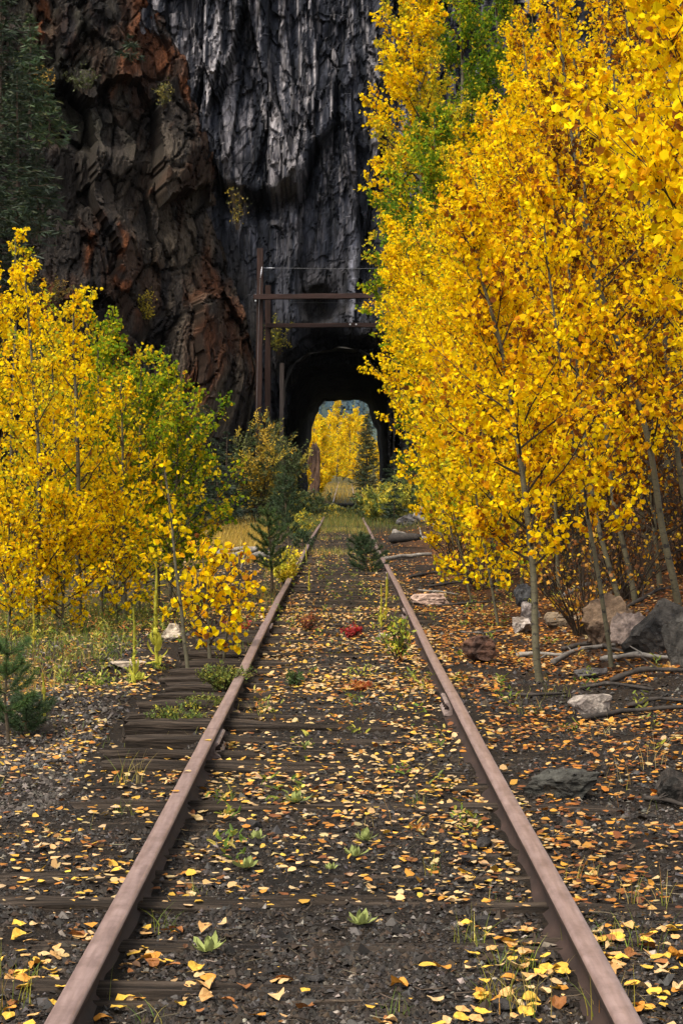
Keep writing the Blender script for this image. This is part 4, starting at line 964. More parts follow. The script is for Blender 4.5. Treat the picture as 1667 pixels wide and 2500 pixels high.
lt("dark green young aspen low between the grove and the spruces", 28, [(330, 1350), (350, 1200), (362, 1040)], .02, .1, .62, 24, 8, 2000, .052, ((4, G_), (1, GY)), 0, 212)
lt("yellow aspen in the back row of the grove near the cliff", 33, [(95, 1330), (100, 1000), (92, 690)], .03, .2, .8, 28, 8, 3200, .046, ((2, B_), (2, L_), (1, GY)), 0, 213)
lt("low yellow aspen filling the front foot of the grove", 22, [(140, 1440), (150, 1330), (150, 1150)], .014, .05, .6, 26, 9, 1900, .05, ((3, B_), (1, L_)), 0, 214)
lt("low yellow aspen at the outer foot of the grove near the pine sapling", 21.5, [(20, 1455), (25, 1330), (20, 1120)], .014, .05, .6, 26, 9, 1900, .05, ((3, B_), (1, L_)), 0, 215)
lt("yellow green aspen in front of the green ones, its top at the cliff foot", 25, [(318, 1375), (322, 1150), (322, 840)], .022, .1, .75, 28, 9, 2600, .052, ((4, GY), (2, L_), (1, G_)), 0, 216)
lt("lime aspen whose boughs reach farthest towards the spruces", 26, [(392, 1350), (402, 1180), (412, 940)], .02, .1, .8, 26, 9, 2300, .052, ((4, GY), (1.5, G_), (1, L_)), 0, 217, bias=(.2, 0, 0))
lt("yellow green aspen filling the gap between grove and cliff", 26, [(238, 1370), (240, 1100), (236, 770)], .022, .12, .7, 26, 9, 2300, .052, ((3, GY), (2, L_)), 0, 218)
aspen("thin almost bare aspen sapling with a few golden leaves by the tie ends", path(16.6, (430, 1512), (418, 1400), (405, 1300), (392, 1190), (380, 1070)), .014, .2, .36, 16, 4, 110, .056, ((1, B_),), None, 220, 1, loose=60)
aspen("bushy little aspen with big golden leaves growing among the tie ends", path(17.6, (484, 1472), (480, 1430), (474, 1380), (470, 1330), (466, 1270)), .014, .08, .42, 22, 5, 480, .058, ((3, B_), (1, A_)), None, 221, 1, loose=250)
aspen("second golden aspen shoot leaning towards the left rail", path(17.9, (512, 1462), (530, 1400), (545, 1340), (552, 1270)), .010, .1, .30, 14, 4, 150, .055, ((3, B_), (1, A_)), None, 222, 1, loose=100)

# ------------------------------------------------------------------ conifers
def conifer(label, base, h, r, pal, seed=0, group=None, name="spruce_tree", levels=None, nn=26, nl=.13, droop=.25, rag=.3, cs=.06, trunk_r=None, dens=1.0):
    rng = np.random.default_rng(seed); base = np.array(base, float); ro = root(name, label, "tree", base, group)
    n = 10; tt = np.linspace(0, 1, n); tr = trunk_r or h * .014 + .01
    Q = np.stack([.01 * h * fbm(np.stack([tt * 3, 0 * tt, 0 * tt + seed], 1), 2, seed), .01 * h * fbm(np.stack([tt * 3, 0 * tt, 0 * tt + seed + 4], 1), 2, seed), h * tt - .1 * (tt == 0)], 1)
    v, q = tubes(Q, tr * (1 - .9 * tt) + .003, 6); link("trunk", mesh_np("trunk", v, [(q, 0)], [M_PBARK], None, True), ro)
    levels = levels or int(h * 5)
    zl = np.repeat(cs + (1 - cs) * np.linspace(0, .98, levels) ** 1.0, 6); zl = zl + rng.normal(0, .012, len(zl)); m = len(zl)
    az = rng.random(m) * 6.283; zl = np.clip(zl, 0, .99); L = r * (1 - zl) ** .8 * rng.uniform(1 - rag, 1 + rag * .6, m) + .04 * r
    ss = np.linspace(0, 1, 5)
    out = np.stack([np.cos(az), np.sin(az), 0 * az], 1)
    B = np.stack([np.interp(zl, tt, Q[:, 0]), np.interp(zl, tt, Q[:, 1]), zl * h], 1)[:, None] + L[:, None, None] * (out[:, None] * ss[None, :, None] + np.stack([0 * ss, 0 * ss, .12 * ss - droop * ss ** 2 + .12 * ss ** 4], 1)[None] + rng.normal(0, .04, (m, 5, 3)) * ss[None, :, None])
    b = MB(); v, q = tubes(B, np.clip(.012 * L, .002, None)[:, None] * (1 - .8 * ss[None]) + .001, 3); b.add(v, q, 1)
    # needle sprays: short flat twigs either side of each bough, drooping a little
    k = int(nn * dens); bi = np.repeat(np.arange(m), k); s = rng.random(m * k) ** .75; fi = s * 4; i0 = np.minimum(fi.astype(int), 3); f_ = (fi - i0)[:, None]
    o = B[bi, i0] * (1 - f_) + B[bi, i0 + 1] * f_; tg = nrm(B[bi, i0 + 1] - B[bi, i0]); side = nrm(np.cross(tg, [0, 0, 1.0])) * rng.choice([-1, 1], len(bi))[:, None]
    D = nrm(tg * rng.uniform(.3, 1, (len(bi), 1)) + side * rng.uniform(.2, 1, (len(bi), 1)) + rng.normal(0, .3, (len(bi), 3)) + [0, 0, -.12]); X = nrm(np.cross(D, rng.normal(0, 1, (len(bi), 3))))
    ln = nl * rng.uniform(.6, 1.3, len(bi))[:, None] * np.clip(L[bi] / r + .35, 0, 1)[:, None]; w_ = ln * .085
    V = np.stack([o - X * w_ * .4, o + D * ln * .5 + X * w_, o + D * ln, o + D * ln * .5 - X * w_], 1).reshape(-1, 3)
    Qd = np.arange(len(bi) * 4).reshape(-1, 4)
    b.add(V, Qd, 0, np.repeat(pick(rng, pal, len(bi), .22), 4, 0))
    tag(link("crown", b.mesh("crown", [M_NEEDLE, M_PBARK]), ro), kind="stuff")
    return ro
SPR = [(5, (.011, .024, .009)), (2, (.020, .036, .012)), (1, (.04, .05, .016))]
SPRL = [(5, (.030, .060, .020)), (2, (.055, .085, .028)), (1, (.10, .10, .03))]
def foot(u, d): x = (u - 784) * PX / F * d; return (x, d, float(gz(x, d)) - .05)
def hgt(u, v, d): return at(u, v, d)[2] - float(gz(at(u, v, d)[0], d))
SG = "dark spruces at the foot of the brown cliff"
for i, (u, v, d, r, lab) in enumerate([(415, 880, 62, 1.0, "dark young spruce nearest the green aspens below the cliff"), (470, 925, 68, 1.15, "dark spruce in the middle of the row below the cliff"), (522, 985, 72, 1.0, "dark spruce beside the yellow willow bush"), (385, 960, 56, .9, "low dark spruce at the edge of the golden grass"),
        (500, 1050, 64, .9, "lowest dark spruce standing in front of the row"), (560, 1060, 80, .9, "dark spruce behind the willow bush by the timber frame"), (345, 800, 66, .9, "tall narrow spruce rising behind the green aspens against the rust rock"), (440, 1040, 60, .85, "short dark spruce over the golden grass")]):
    conifer(lab, foot(u, d), hgt(u, v, d), r, SPR, 300 + i, SG, nn=34, nl=.21)
SR = "dark spruces right of the tunnel mouth"
for i, (u, v, d, r, lab) in enumerate([(905, 1040, 88, 1.0, "dark spruce in the shade right of the tunnel mouth"), (945, 1000, 92, 1.2, "taller dark spruce behind the willow bush at the tunnel"), (838, 1085, 92, .7, "small dark spruce standing before the tunnel opening"), (905, 1120, 72, .6, "small spruce within the yellow green bush by the rail"), (985, 1080, 80, 1.0, "dark spruce behind the leaning broken trunk")]):
    conifer(lab, foot(u, d), hgt(u, v, d), r, SPR, 320 + i, SR, nn=30, nl=.21)
for i, (u, v, d, r, lab) in enumerate([(690, 1120, 84, .6, "small green spruce low before the tunnel's left foot"), (735, 1128, 88, .55, "tiny spruce nearest the left side of the tunnel opening")]):
    conifer(lab, foot(u, d), hgt(u, v, d), r, SPRL, 330 + i, None, nn=20, nl=.2)
# conifers on the ledges of the brown cliff, at the left edge
for i, (u, vb, vt, d, r, lab) in enumerate([(40, 560, 170, 63, 1.5, "dark fir on the cliff with its pale trunk showing, at the picture's left edge"), (85, 545, 330, 66, 1.0, "shorter dark fir beside the pale trunked one on the cliff"), (5, 300, -60, 64, 1.4, "dark fir high in the top left corner"), (70, 290, 30, 68, 1.0, "fir above the ledge near the top left corner"), (-20, 700, 330, 60, 1.4, "dark fir cut by the left picture edge, lowest on the cliff"), (115, 330, 215, 70, .8, "small green fir at the end of the gravel ledge"), (300, 125, 82, 78, .45, "tiny green fir on the bare grey rock near the top")]):
    p = at(u, vb, d); h = at(u, vt, d)[2] - p[2]
    conifer(lab, p, h, r, SPR if i not in (3, 5) else SPRL, 340 + i, "firs on the brown cliff", "fir_tree", nn=24, nl=.30, rag=.5)
# beyond the tunnel
conifer("tall dark pine seen through the tunnel beside the far rail", (2.15, 172, float(gz(2.15, 172))), hgt(826, 944, 172), 1.35, [(4, (.05, .062, .022)), (2, (.085, .09, .028)), (1, (.12, .10, .03))], 360, None, "pine_tree", levels=44, nn=26, nl=.34, rag=.45, droop=.05)
conifer("small pine at the far left rail beyond the tunnel", (-2.3, 205, float(gz(-2.3, 205))), 2.2, .8, SPRL, 361, None, "pine_tree", levels=14, nn=14, nl=.3)

FY = [(5, (.85, .62, .012)), (2, (.84, .54, .010)), (1, (.66, .36, .012)), (.6, (.45, .42, .03))]
def far_aspen(label, x, y, h, seed, blen, pals=((1, FY),), nl=5200):
    b = np.array([x, y, float(gz(x, y))])
    return aspen(label, [b, b + [.2, 0, h * .5], b + [.1, 0, h]], .10, .05, blen * 1.25, 44, 9, int(nl * .85), .20, pals, "yellow aspens beyond the tunnel", seed, quad=True, notwig=True)
FA = [(-4.6, 175, 5.8, 1.5, "yellow aspen left of the line beyond the tunnel, nearest"), (-3.4, 196, 5.6, 1.4, "aspen behind the rock pillar seen through the tunnel"), (-2.2, 222, 7.0, 1.5, "yellow aspen beside the far left rail"), (-.6, 262, 11.0, 1.7, "tallest golden aspen closing the far end of the line"),
      (.9, 258, 8.6, 1.6, "golden aspen right of the tallest one at the line's end"), (-2.6, 250, 8.0, 1.6, "golden aspen left of the tallest one at the line's end"), (2.6, 246, 8.0, 1.5, "golden aspen behind the tall pine beyond the tunnel"), (4.4, 205, 6.0, 1.5, "yellow aspen right of the tall pine beyond the tunnel"),
      (3.9, 180, 4.5, 1.2, "low yellow aspen by the right rim of the tunnel exit"), (-4.9, 240, 7.5, 1.7, "yellow aspen far behind the rock pillar"), (5.6, 255, 8.5, 1.8, "yellow aspen at the far right beyond the tunnel"), (-7, 210, 8, 1.9, "yellow aspen farther left beyond the tunnel"), (7.5, 215, 8, 1.9, "yellow aspen farther right beyond the tunnel"),
      (-3.5, 158, 2.6, .9, "yellow bush at the foot of the rock pillar beyond the tunnel"), (-2.2, 185, 1.8, .8, "low golden bush beside the far left rail"),
      (-1.6, 285, 9.4, 1.9, "golden aspen in the back row straight behind the far rails"), (1.9, 290, 10.0, 1.9, "golden aspen in the back row behind the tall pine"), (-3.8, 275, 9.2, 1.9, "golden aspen in the back row at the left"), (.4, 300, 8.6, 1.9, "hindmost golden aspen at the end of the line"), (-1.9, 236, 3.0, 1.2, "low golden bush left where the far rails vanish"), (1.9, 240, 3.0, 1.2, "low golden bush right where the far rails vanish"), (.2, 275, 3.4, 1.6, "golden bush closing the line between the far rails")]
for i, (x, y, h, bl, lab) in enumerate(FA):
    far_aspen(lab, x, y, h, 370 + i, bl, ((3, FY), (1, L_)) if i not in (0, 1) else ((2, FY), (2, L_)))
me = rock_mesh(77, (.62, .8, 4.2), planes=9, col=(.13, .075, .05), col2=(.06, .036, .027), sub=4, flat=.55)
tag(link("rock_pillar", me, None, (-2.42, 172, 2.2)), "brown rock pillar left of the line just beyond the tunnel", "rock")

# ------------------------------------------------------------------ pine saplings with long needles
def pine(label, base, h, r, seed, whorls=6, nb=6, needles=5200, nlen=.055, nw=.0016, lean=(0, 0), bare=.25, pal=None, up=.75, tr=.02):
    rng = np.random.default_rng(seed); base = np.array(base, float); ro = root("pine_sapling", label, "pine sapling", base)
    tt = np.linspace(0, 1, 9); Q = np.stack([lean[0] * h * tt + .01 * np.sin(tt * 7 + seed), lean[1] * h * tt, h * tt], 1); Q[0, 2] -= .06
    v, q = tubes(Q, tr * (1 - .8 * tt) + .002, 7); link("trunk", mesh_np("trunk", v, [(q, 0)], [M_STEM], None, True), ro)
    zl = np.repeat(bare + (1 - bare) * np.linspace(0, .86, whorls), nb) + rng.normal(0, .015, whorls * nb); m = len(zl)
    az = np.tile(np.arange(nb) * 6.283 / nb, whorls) + np.repeat(rng.random(whorls) * 6, nb) + rng.normal(0, .2, m)
    L = r * np.interp((zl - bare) / (1 - bare), [0, .3, 1], [.85, 1, .35]) * rng.uniform(.7, 1.2, m); ss = np.linspace(0, 1, 6)
    out = np.stack([np.cos(az), np.sin(az), 0 * az], 1); o = np.stack([np.interp(zl, tt, Q[:, i]) for i in range(3)], 1)
    B = o[:, None] + L[:, None, None] * (out[:, None] * ss[None, :, None] + np.array([0, 0, 1.0]) * (.18 * ss + up * .5 * ss ** 2)[None, :, None] + rng.normal(0, .03, (m, 6, 3)) * ss[None, :, None])
    lead = Q[[5, 6, 7, 8]]; lead = np.stack([np.interp(np.linspace(0, 1, 6), np.linspace(0, 1, 4), lead[:, i]) for i in range(3)], 1); lead[-1, 2] += .06 * h
    B = np.concatenate([B, lead[None]]); L = np.append(L, r * 1.1); m += 1
    for i in range(m - 1):
        v, q = tubes(B[i], tr * .36 * (1 - .75 * ss) + .0015, 4); b = MB(); b.add(v, q, 1)
        k = int(needles * L[i] / L.sum()); fi = (.12 + .88 * rng.random(k) ** .8) * 5; i0 = np.minimum(fi.astype(int), 4); f_ = (fi - i0)[:, None]
        P0 = B[i, i0] * (1 - f_) + B[i, i0 + 1] * f_; tg = nrm(B[i, i0 + 1] - B[i, i0]); D = nrm(tg * .75 + nrm(rng.normal(0, 1, (k, 3))) * .85); X = nrm(np.cross(D, rng.normal(0, 1, (k, 3))))
        ln = nlen * rng.uniform(.7, 1.2, (k, 1)); V = np.stack([P0 - X * nw, P0 + X * nw, P0 + D * ln * .6 + X * nw * .9 + [0, 0, .002], P0 + D * ln], 1).reshape(-1, 3)
        b.add(V, np.arange(k * 4).reshape(-1, 4), 0, np.repeat(pick(rng, pal or PN, k, .2), 4, 0)); link("branch", b.mesh("branch", [M_NEEDLE, M_STEM]), ro)
    k = int(needles * L[-1] / L.sum()) + 200; fi = rng.random(k) * 5; i0 = np.minimum(fi.astype(int), 4); f_ = (fi - i0)[:, None]
    P0 = lead[i0] * (1 - f_) + lead[i0 + 1] * f_; D = nrm(np.array([0, 0, .8]) + nrm(rng.normal(0, 1, (k, 3))) * .8); X = nrm(np.cross(D, rng.normal(0, 1, (k, 3))))
    ln = nlen * rng.uniform(.7, 1.2, (k, 1)); V = np.stack([P0 - X * nw, P0 + X * nw, P0 + D * ln * .6 + X * nw, P0 + D * ln], 1).reshape(-1, 3)
    tag(link("needles", mesh_np("needles", V, [(np.arange(k * 4).reshape(-1, 4), 0)], [M_NEEDLE], np.repeat(pick(rng, pal or PN, k, .2), 4, 0)), ro), kind="stuff")
    return ro
PN = [(4, (.045, .095, .022)), (2, (.075, .13, .03)), (1, (.12, .15, .04))]
PND = [(4, (.030, .058, .020)), (2, (.045, .075, .025))]
p = on_ground(626, 1366); pine("young lodgepole pine with a bare lower stem beside the left rail", p, 1.18, .30, 401, 6, 5, 10500, .052, .0020, (-.05, 0), .32, up=.9, tr=.022)
p = on_ground(664, 1276); pine("taller pine sapling behind the young lodgepole by the left rail", p, 1.72, .30, 402, 8, 5, 9000, .065, .0028, (-.06, 0), .30, PND, .9, .026)
p = on_ground(650, 1268); pine("slim pine sapling leaning beside the taller one", p, 1.25, .24, 403, 6, 5, 5200, .065, .0028, (-.14, 0), .35, PND, .8, .02)
p = on_ground(18, 1704); pine("pine sapling with a reddish stem at the left edge of the gravel", p, .62, .25, 404, 4, 5, 9000, .045, .0010, (-.02, 0), .30, up=.85, tr=.011)
p = on_ground(62, 1690); pine("bushy low pine seedling beside the red stemmed sapling", p, .24, .19, 405, 4, 6, 8000, .045, .0010, (.05, 0), .15, PND, up=.9, tr=.008)
p = on_ground(846, 1312); pine("bushy pine seedling growing over the right rail", p, .62, .38, 406, 5, 6, 9000, .07, .0026, (-.2, 0), .08, PND, .55, .016)
p = on_ground(695, 1262); pine("tiny pine seedling in the grass close to the left rail", p, .4, .3, 407, 4, 5, 1600, .08, .006, (0, 0), .1, PND, .6, .014)

# ------------------------------------------------------------------ shrubs, herbs, grass
def shrub(label, base, h, r, pal, seed, nst=16, nl=3000, lw=.45, ls=.07, name="willow_bush", cat="bush", group=None):
    rng = np.random.default_rng(seed); base = np.array(base, float); ro = root(name, label, cat, base, group)
    az = rng.random(nst) * 6.283; sp_ = rng.random(nst) ** .6; ss = np.linspace(0, 1, 7); H = h * (1 - .35 * sp_ ** 2) * rng.uniform(.75, 1.08, nst)
    B = np.stack([.12 * r * np.cos(az)[:, None] + r * (sp_ * np.cos(az))[:, None] * ss ** 1.3, .12 * r * np.sin(az)[:, None] + r * (sp_ * np.sin(az))[:, None] * ss ** 1.3, H[:, None] * ss], -1) + rng.normal(0, .02 * h, (nst, 7, 3)) * ss[None, :, None]
    v, q = tubes(B, np.broadcast_to(.007 * h ** .5 * (1 - .8 * ss) + .002, (nst, 7)), 4); link("stems", mesh_np("stems", v, [(q, 0)], [M_TWIG], None), ro)
    m = nst * 9; bi = np.repeat(np.arange(nst), 9); s = rng.uniform(.2, 1, m); fi = s * 6; i0 = np.minimum(fi.astype(int), 5); f_ = (fi - i0)[:, None]
    o = B[bi, i0] * (1 - f_) + B[bi, i0 + 1] * f_; d = nrm(rng.normal(0, .6, (m, 3)) + [0, 0, .8]); l = h * .2 * rng.uniform(.5, 1.2, m); st = np.linspace(0, 1, 3)
    TW = o[:, None] + l[:, None, None] * d[:, None] * st[None, :, None]
    b = MB(); v, q = tubes(TW, np.broadcast_to(.003 * (1 - .6 * st) * h ** .5, (m, 3)), 3); b.add(v, q, 1)
    ti = rng.integers(0, m, nl); lo = TW[ti, 0] + (TW[ti, 2] - TW[ti, 0]) * rng.random((nl, 1)) + rng.normal(0, .02 * h ** .5, (nl, 3)); ld = nrm(d[ti] * .5 + rng.normal(0, .6, (nl, 3)))
    cl = pick(rng, pal, m, .1)[ti] * (1 + .15 * rng.standard_normal((nl, 1))); V, Q = leaves4(lo, ld, rng.normal(0, 1, (nl, 3)), ls * rng.uniform(.6, 1.2, nl), lw)
    b.add(V, Q, 0, np.repeat(np.clip(cl, .003, .9), 4, 0)); tag(link("foliage", b.mesh("foliage", [M_HERB, M_TWIG]), ro), kind="stuff")
    return ro
WY = [(3, (.10, .11, .025)), (2, (.06, .08, .022)), (2.5, (.42, .27, .02)), (1, (.5, .36, .03))]
WG = [(4, (.05, .075, .022)), (2, (.09, .11, .03)), (1, (.30, .24, .03))]
WG2 = [(3, (.10, .14, .03)), (2, (.28, .27, .03)), (2, (.55, .42, .03))]
shrub("willow bush turning yellow below the timber frame", foot(588, 80), hgt(588, 965, 80), 1.15, WY, 501, 26, 6500, .38, .15)
shrub("grey green willow bush with upright shoots in front of the tunnel's left side", foot(648, 84), hgt(650, 955, 84), 1.0, WG, 502, 24, 5000, .35, .15)
shrub("low green willow bush at the left foot of the tunnel mouth", foot(706, 88), hgt(706, 1120, 88), 1.0, WG, 503, 20, 3000, .4, .14)
shrub("dark green bush hiding the rails before the tunnel", foot(752, 92), hgt(752, 1160, 92), .9, WG, 504, 20, 2600, .4, .14)
shrub("yellow green bush beside the right rail near the tunnel", foot(868, 74), hgt(868, 1118, 74), .9, WG2, 505, 24, 4200, .45, .12)
shrub("golden willow bush behind the log pile", foot(925, 80), hgt(925, 1095, 80), 1.1, WG2, 506, 24, 4200, .45, .13)
shrub("dark shrub under the yellow boughs right of the tunnel", foot(962, 86), hgt(962, 1060, 86), 1.2, WG, 507, 22, 4000, .42, .15)
shrub("leafy bush between the far right rail and the tunnel opening", foot(838, 90), hgt(838, 1125, 90), .55, WG, 508, 18, 2200, .42, .13)
for i, (u, vb, vt, d, r, pl, lab) in enumerate([(716, 1190, 1150, 84, .7, WG, "low dark bush swallowing the left rail's end"), (742, 1182, 1150, 90, .7, WG2, "low yellow green bush in mid track before the tunnel"), (800, 1178, 1158, 92, .8, WG, "flat dark bush in mid track at the tunnel's threshold"), (690, 1205, 1170, 76, .5, WG2, "yellowish low bush outside the left rail near its end"), (842, 1200, 1158, 78, .55, WG, "low green bush just inside the far right rail"), (770, 1198, 1176, 80, .6, [(3, (.10, .11, .02)), (2, (.34, .25, .03))], "sparse weedy clump in the middle of the far track")]):
    b0 = foot(u, d); shrub(lab, b0, hgt(u, vt, d), r, pl, 560 + i, 18, 1300, .4, .10)
shrub("bright yellow shrub at the left rail behind the young lodgepole", on_ground(660, 1345), .48, .32, [(4, (.62, .50, .02)), (2, (.45, .42, .03)), (1, (.7, .5, .03))], 509, 18, 1200, .5, .06)
shrub("low yellow shrub farther along the left rail", on_ground(690, 1238), .6, .5, WG2, 510, 16, 1400, .5, .07)
shrub("green cushion plant sprawling over the tie ends by the left rail", on_ground(515, 1590), .20, .22, [(4, (.10, .14, .02)), (2, (.18, .19, .03)), (1, (.3, .26, .03))], 511, 40, 2600, .5, .022, "cushion_plant", "plant")
shrub("rounded green cushion plant near the rail joint", on_ground(402, 1688), .19, .20, [(4, (.09, .14, .02)), (2, (.2, .21, .03)), (1, (.42, .35, .03))], 512, 40, 2600, .5, .020, "cushion_plant", "plant")
shrub("flat green cushion plant between two rotten tie ends", on_ground(470, 1640), .13, .18, [(4, (.11, .14, .02)), (2, (.22, .21, .03))], 513, 34, 1800, .5, .020, "cushion_plant", "plant")
shrub("broad leaved green weed leaning on the right rail from inside", on_ground(915, 1520), .36, .19, [(4, (.18, .24, .02)), (2, (.34, .36, .03)), (1, (.55, .42, .03))], 514, 18, 260, .5, .05, "weed", "plant")
shrub("scarlet fireweed patch between the rails", on_ground(805, 1466), .11, .13, [(4, (.36, .02, .018)), (2, (.25, .02, .015))], 515, 22, 420, .35, .045, "red_plant", "plant")
shrub("rust red fireweed near the left rail joint, between the rails", on_ground(706, 1452), .20, .14, [(3, (.20, .045, .02)), (2, (.30, .10, .03)), (1, (.12, .10, .02))], 516, 18, 360, .3, .045, "red_plant", "plant")
shrub("orange red weed flat on the ballast in the middle of the track", on_ground(832, 1585), .05, .14, [(4, (.34, .07, .02)), (2, (.4, .16, .03))], 517, 18, 300, .35, .04, "red_plant", "plant")
shrub("small red leaved plant among the tie ends under the golden aspen", on_ground(545, 1455), .14, .22, [(4, (.28, .025, .018)), (2, (.4, .14, .02))], 518, 18, 300, .5, .045, "red_plant", "plant")
shrub("small spiky green plant in the middle of the track", on_ground(676, 1578), .12, .07, [(4, (.05, .09, .02)), (2, (.09, .13, .03))], 519, 14, 200, .22, .06, "weed", "plant")
shrub("yellow green shrub on the cliff wall just behind the frame's posts", at(640, 815, 100.2), 1.9, .75, [(4, (.16, .16, .02)), (2, (.36, .30, .02))], 520, 18, 900, .5, .14, "cliff_shrub", "bush")
for i, (u, v, h_, r_, pl, lab) in enumerate([(340, 735, 1.6, .45, [(3, (.42, .32, .02)), (1, (.16, .15, .02))], "sparse yellow sapling clinging to the lower brown cliff"), (100, 210, 1.2, .9, [(3, (.34, .20, .02)), (2, (.10, .09, .02))], "yellowing shrub on the ledge near the firs"), (185, 205, 1.3, .9, [(4, (.06, .07, .02))], "olive shrub on the gravel ledge"),
        (370, 240, 1.3, .6, [(2, (.20, .16, .03)), (2, (.08, .08, .02))], "dry yellowish shrub at the ledge's right end"), (450, 985, 1.3, .9, [(3, (.20, .14, .02)), (2, (.09, .09, .02))], "autumn brown bush at the cliff foot above the spruces"), (540, 520, 1.7, .5, [(2, (.3, .22, .02)), (1, (.1, .1, .03))], "spindly bush in the cleft between the two cliffs"), (120, 690, 1.3, 1.0, [(3, (.20, .12, .02)), (2, (.12, .11, .03))], "rust yellow bush low on the brown cliff behind the grove")]):
    dist = 85.0
    # walk the sight line until it meets the cliff's surface
    C = CLIFF.reshape(-1, 3); uu = 784 + C[:, 0] / C[:, 1] * F / PX; vv = 1102 - (C[:, 2] - EYE) / C[:, 1] * F / PX
    near_ = np.hypot(uu - u, vv - v) < 9
    p = C[near_][np.argmin(C[near_][:, 1])] if near_.any() else at(u, v, dist)
    shrub(lab, p + [.1, -.15, -.15], h_, r_, pl, 530 + i, 14, 420 if i != 5 else 160, .55, .13, "cliff_shrub", "bush")

BRU = [(2, (.46, .22, .015)), (3, (.20, .075, .012)), (2, (.60, .38, .01))]
for i, (x, y, h, r, lab) in enumerate([(2.3, 19.5, .9, .6, "dark twiggy brush behind the slender leading aspen"), (3.0, 21.5, 1.1, .7, "tangle of bare dark twigs above the brown boulder"), (3.9, 23, 1.2, .8, "dense dark brush behind the thickest trunk"), (2.6, 25, 1.1, .8, "dark brush deep under the thicket"), (3.6, 27, 1.4, .9, "bare twig tangle high on the bank"), (4.8, 27.5, 1.5, 1.0, "dark brush at the back of the bank near the picture edge"), (2.0, 29, 1.0, .8, "dark brush under the yellow boughs behind the logs"), (3.1, 32, 1.5, 1.0, "brush filling the shade in the middle of the thicket"), (5.2, 33, 1.8, 1.2, "tall brush at the rear of the bank"), (4.2, 37, 1.8, 1.2, "hindmost dark brush under the thicket"), (1.9, 35, 1.2, .9, "dark brush at the rear of the log pile"), (6.2, 38, 2.0, 1.3, "dark brush closing the view up the bank")]):
    shrub(lab, (x, y, float(gz(x, y)) - .03), h, r, BRU, 580 + i, 34, 380, .8, .05, "brush", "bush", "dark brush under the aspen thicket")
# mullein: tall woolly stalks, and rosettes on the ballast
M_WOOL = leafmat("woolly_leaf", .25, .85, .1)
def woolly_leaf(L, wd, arch, seed, c):
    rng = np.random.default_rng(seed); n = 6; V = []; 
    for i, s in enumerate(np.linspace(0, 1, n)):
        w_ = wd * (math.sin(math.pi * (s * .86 + .08)) ** .8) * (1 if i < n - 1 else .12)
        for j in (-1, -.5, 0, .5, 1):
            V.append((j * w_, L * s * math.cos(arch * s), L * s * math.sin(arch * s) * .9 + .25 * w_ * abs(j) + .04 * L * rng.standard_normal() * abs(j)))
    c = np.tile(np.array(c), (len(V), 1)) * (1 + .10 * rng.standard_normal((len(V), 1)))
    return mesh_np("leaf", np.array(V), [(grid_faces(n, 5), 0)], [M_WOOL], c, True)
def mullein(label, base, h, seed, fade=.5, lean=0.0, big=1.0):
    rng = np.random.default_rng(seed); ro = root("mullein_stalk", label, "mullein", base)
    yg = np.array([.34, .36, .05]) * (1 - fade) + np.array([.62, .50, .05]) * fade
    n = 34; t = np.linspace(0, 1, n); P = np.stack([lean * h * t + .01 * h * np.sin(t * 5 + seed), 0 * t, h * t], 1); P[0, 2] -= .03
    R = (.011 * (1 - .5 * t)) * big * (1 + .45 * (t > .52) * (1 - t) * 2); V, Q = tubes(P, R, 8); V += .0045 * big * (np.repeat(t, 8) > .5)[:, None] * fbm(V * 120, 2, seed)[:, None]
    c = np.tile(yg, (len(V), 1)) * np.interp(np.repeat(t, 8), [0, .5, 1], [1.0, .8, .55])[:, None] * (1 + .15 * rng.standard_normal((len(V), 1)))
    link("stalk", mesh_np("stalk", V, [(Q, 0)], [M_WOOL], c, True), ro)
    protos = [woolly_leaf(1, .12 + .04 * rng.random(), a, seed + i, yg * rng.uniform(.85, 1.12)) for i, a in enumerate((1.35, 1.5, .8, -.1, 1.55))]
    k = 22
    for i in range(k):
        s = .02 + .66 * (i / k); low = s < .10
        o = link("leaf", protos[3 if low and i % 2 else (2 if s < .2 else (0, 1, 4)[i % 3])], ro, (np.interp(s, t, P[:, 0]), 0, s * h))
        sc = h * np.interp(s, [0, .1, .3, .68], [.16, .16, .12, .05]) * rng.uniform(.8, 1.15) * (1.15 if not low else 1); o.scale = (sc, sc, sc)
        o.rotation_euler = (np.interp(s, [0, .15, .6], [0, .35, .75]) * (0 if low else 1), 0, i * 2.4 + rng.normal(0, .3))
    return ro
def rosette(label, base, r, seed, col=(.24, .27, .09)):
    rng = np.random.default_rng(seed); ro = root("mullein_rosette", label, "rosette", base, None)
    pr = [woolly_leaf(1, .17, a, seed + i, np.array(col) * rng.uniform(.9, 1.2)) for i, a in enumerate((.5, .8, 1.15))]
    for i in range(11):
        o = link("leaf", pr[min(2, i // 4)], ro, (0, 0, .004)); s = r * (1.1 - .05 * i) * rng.uniform(.8, 1.1); o.scale = (s, s, s); o.rotation_euler = (.12 * (i // 4), 0, i * 2.4 + rng.normal(0, .2))
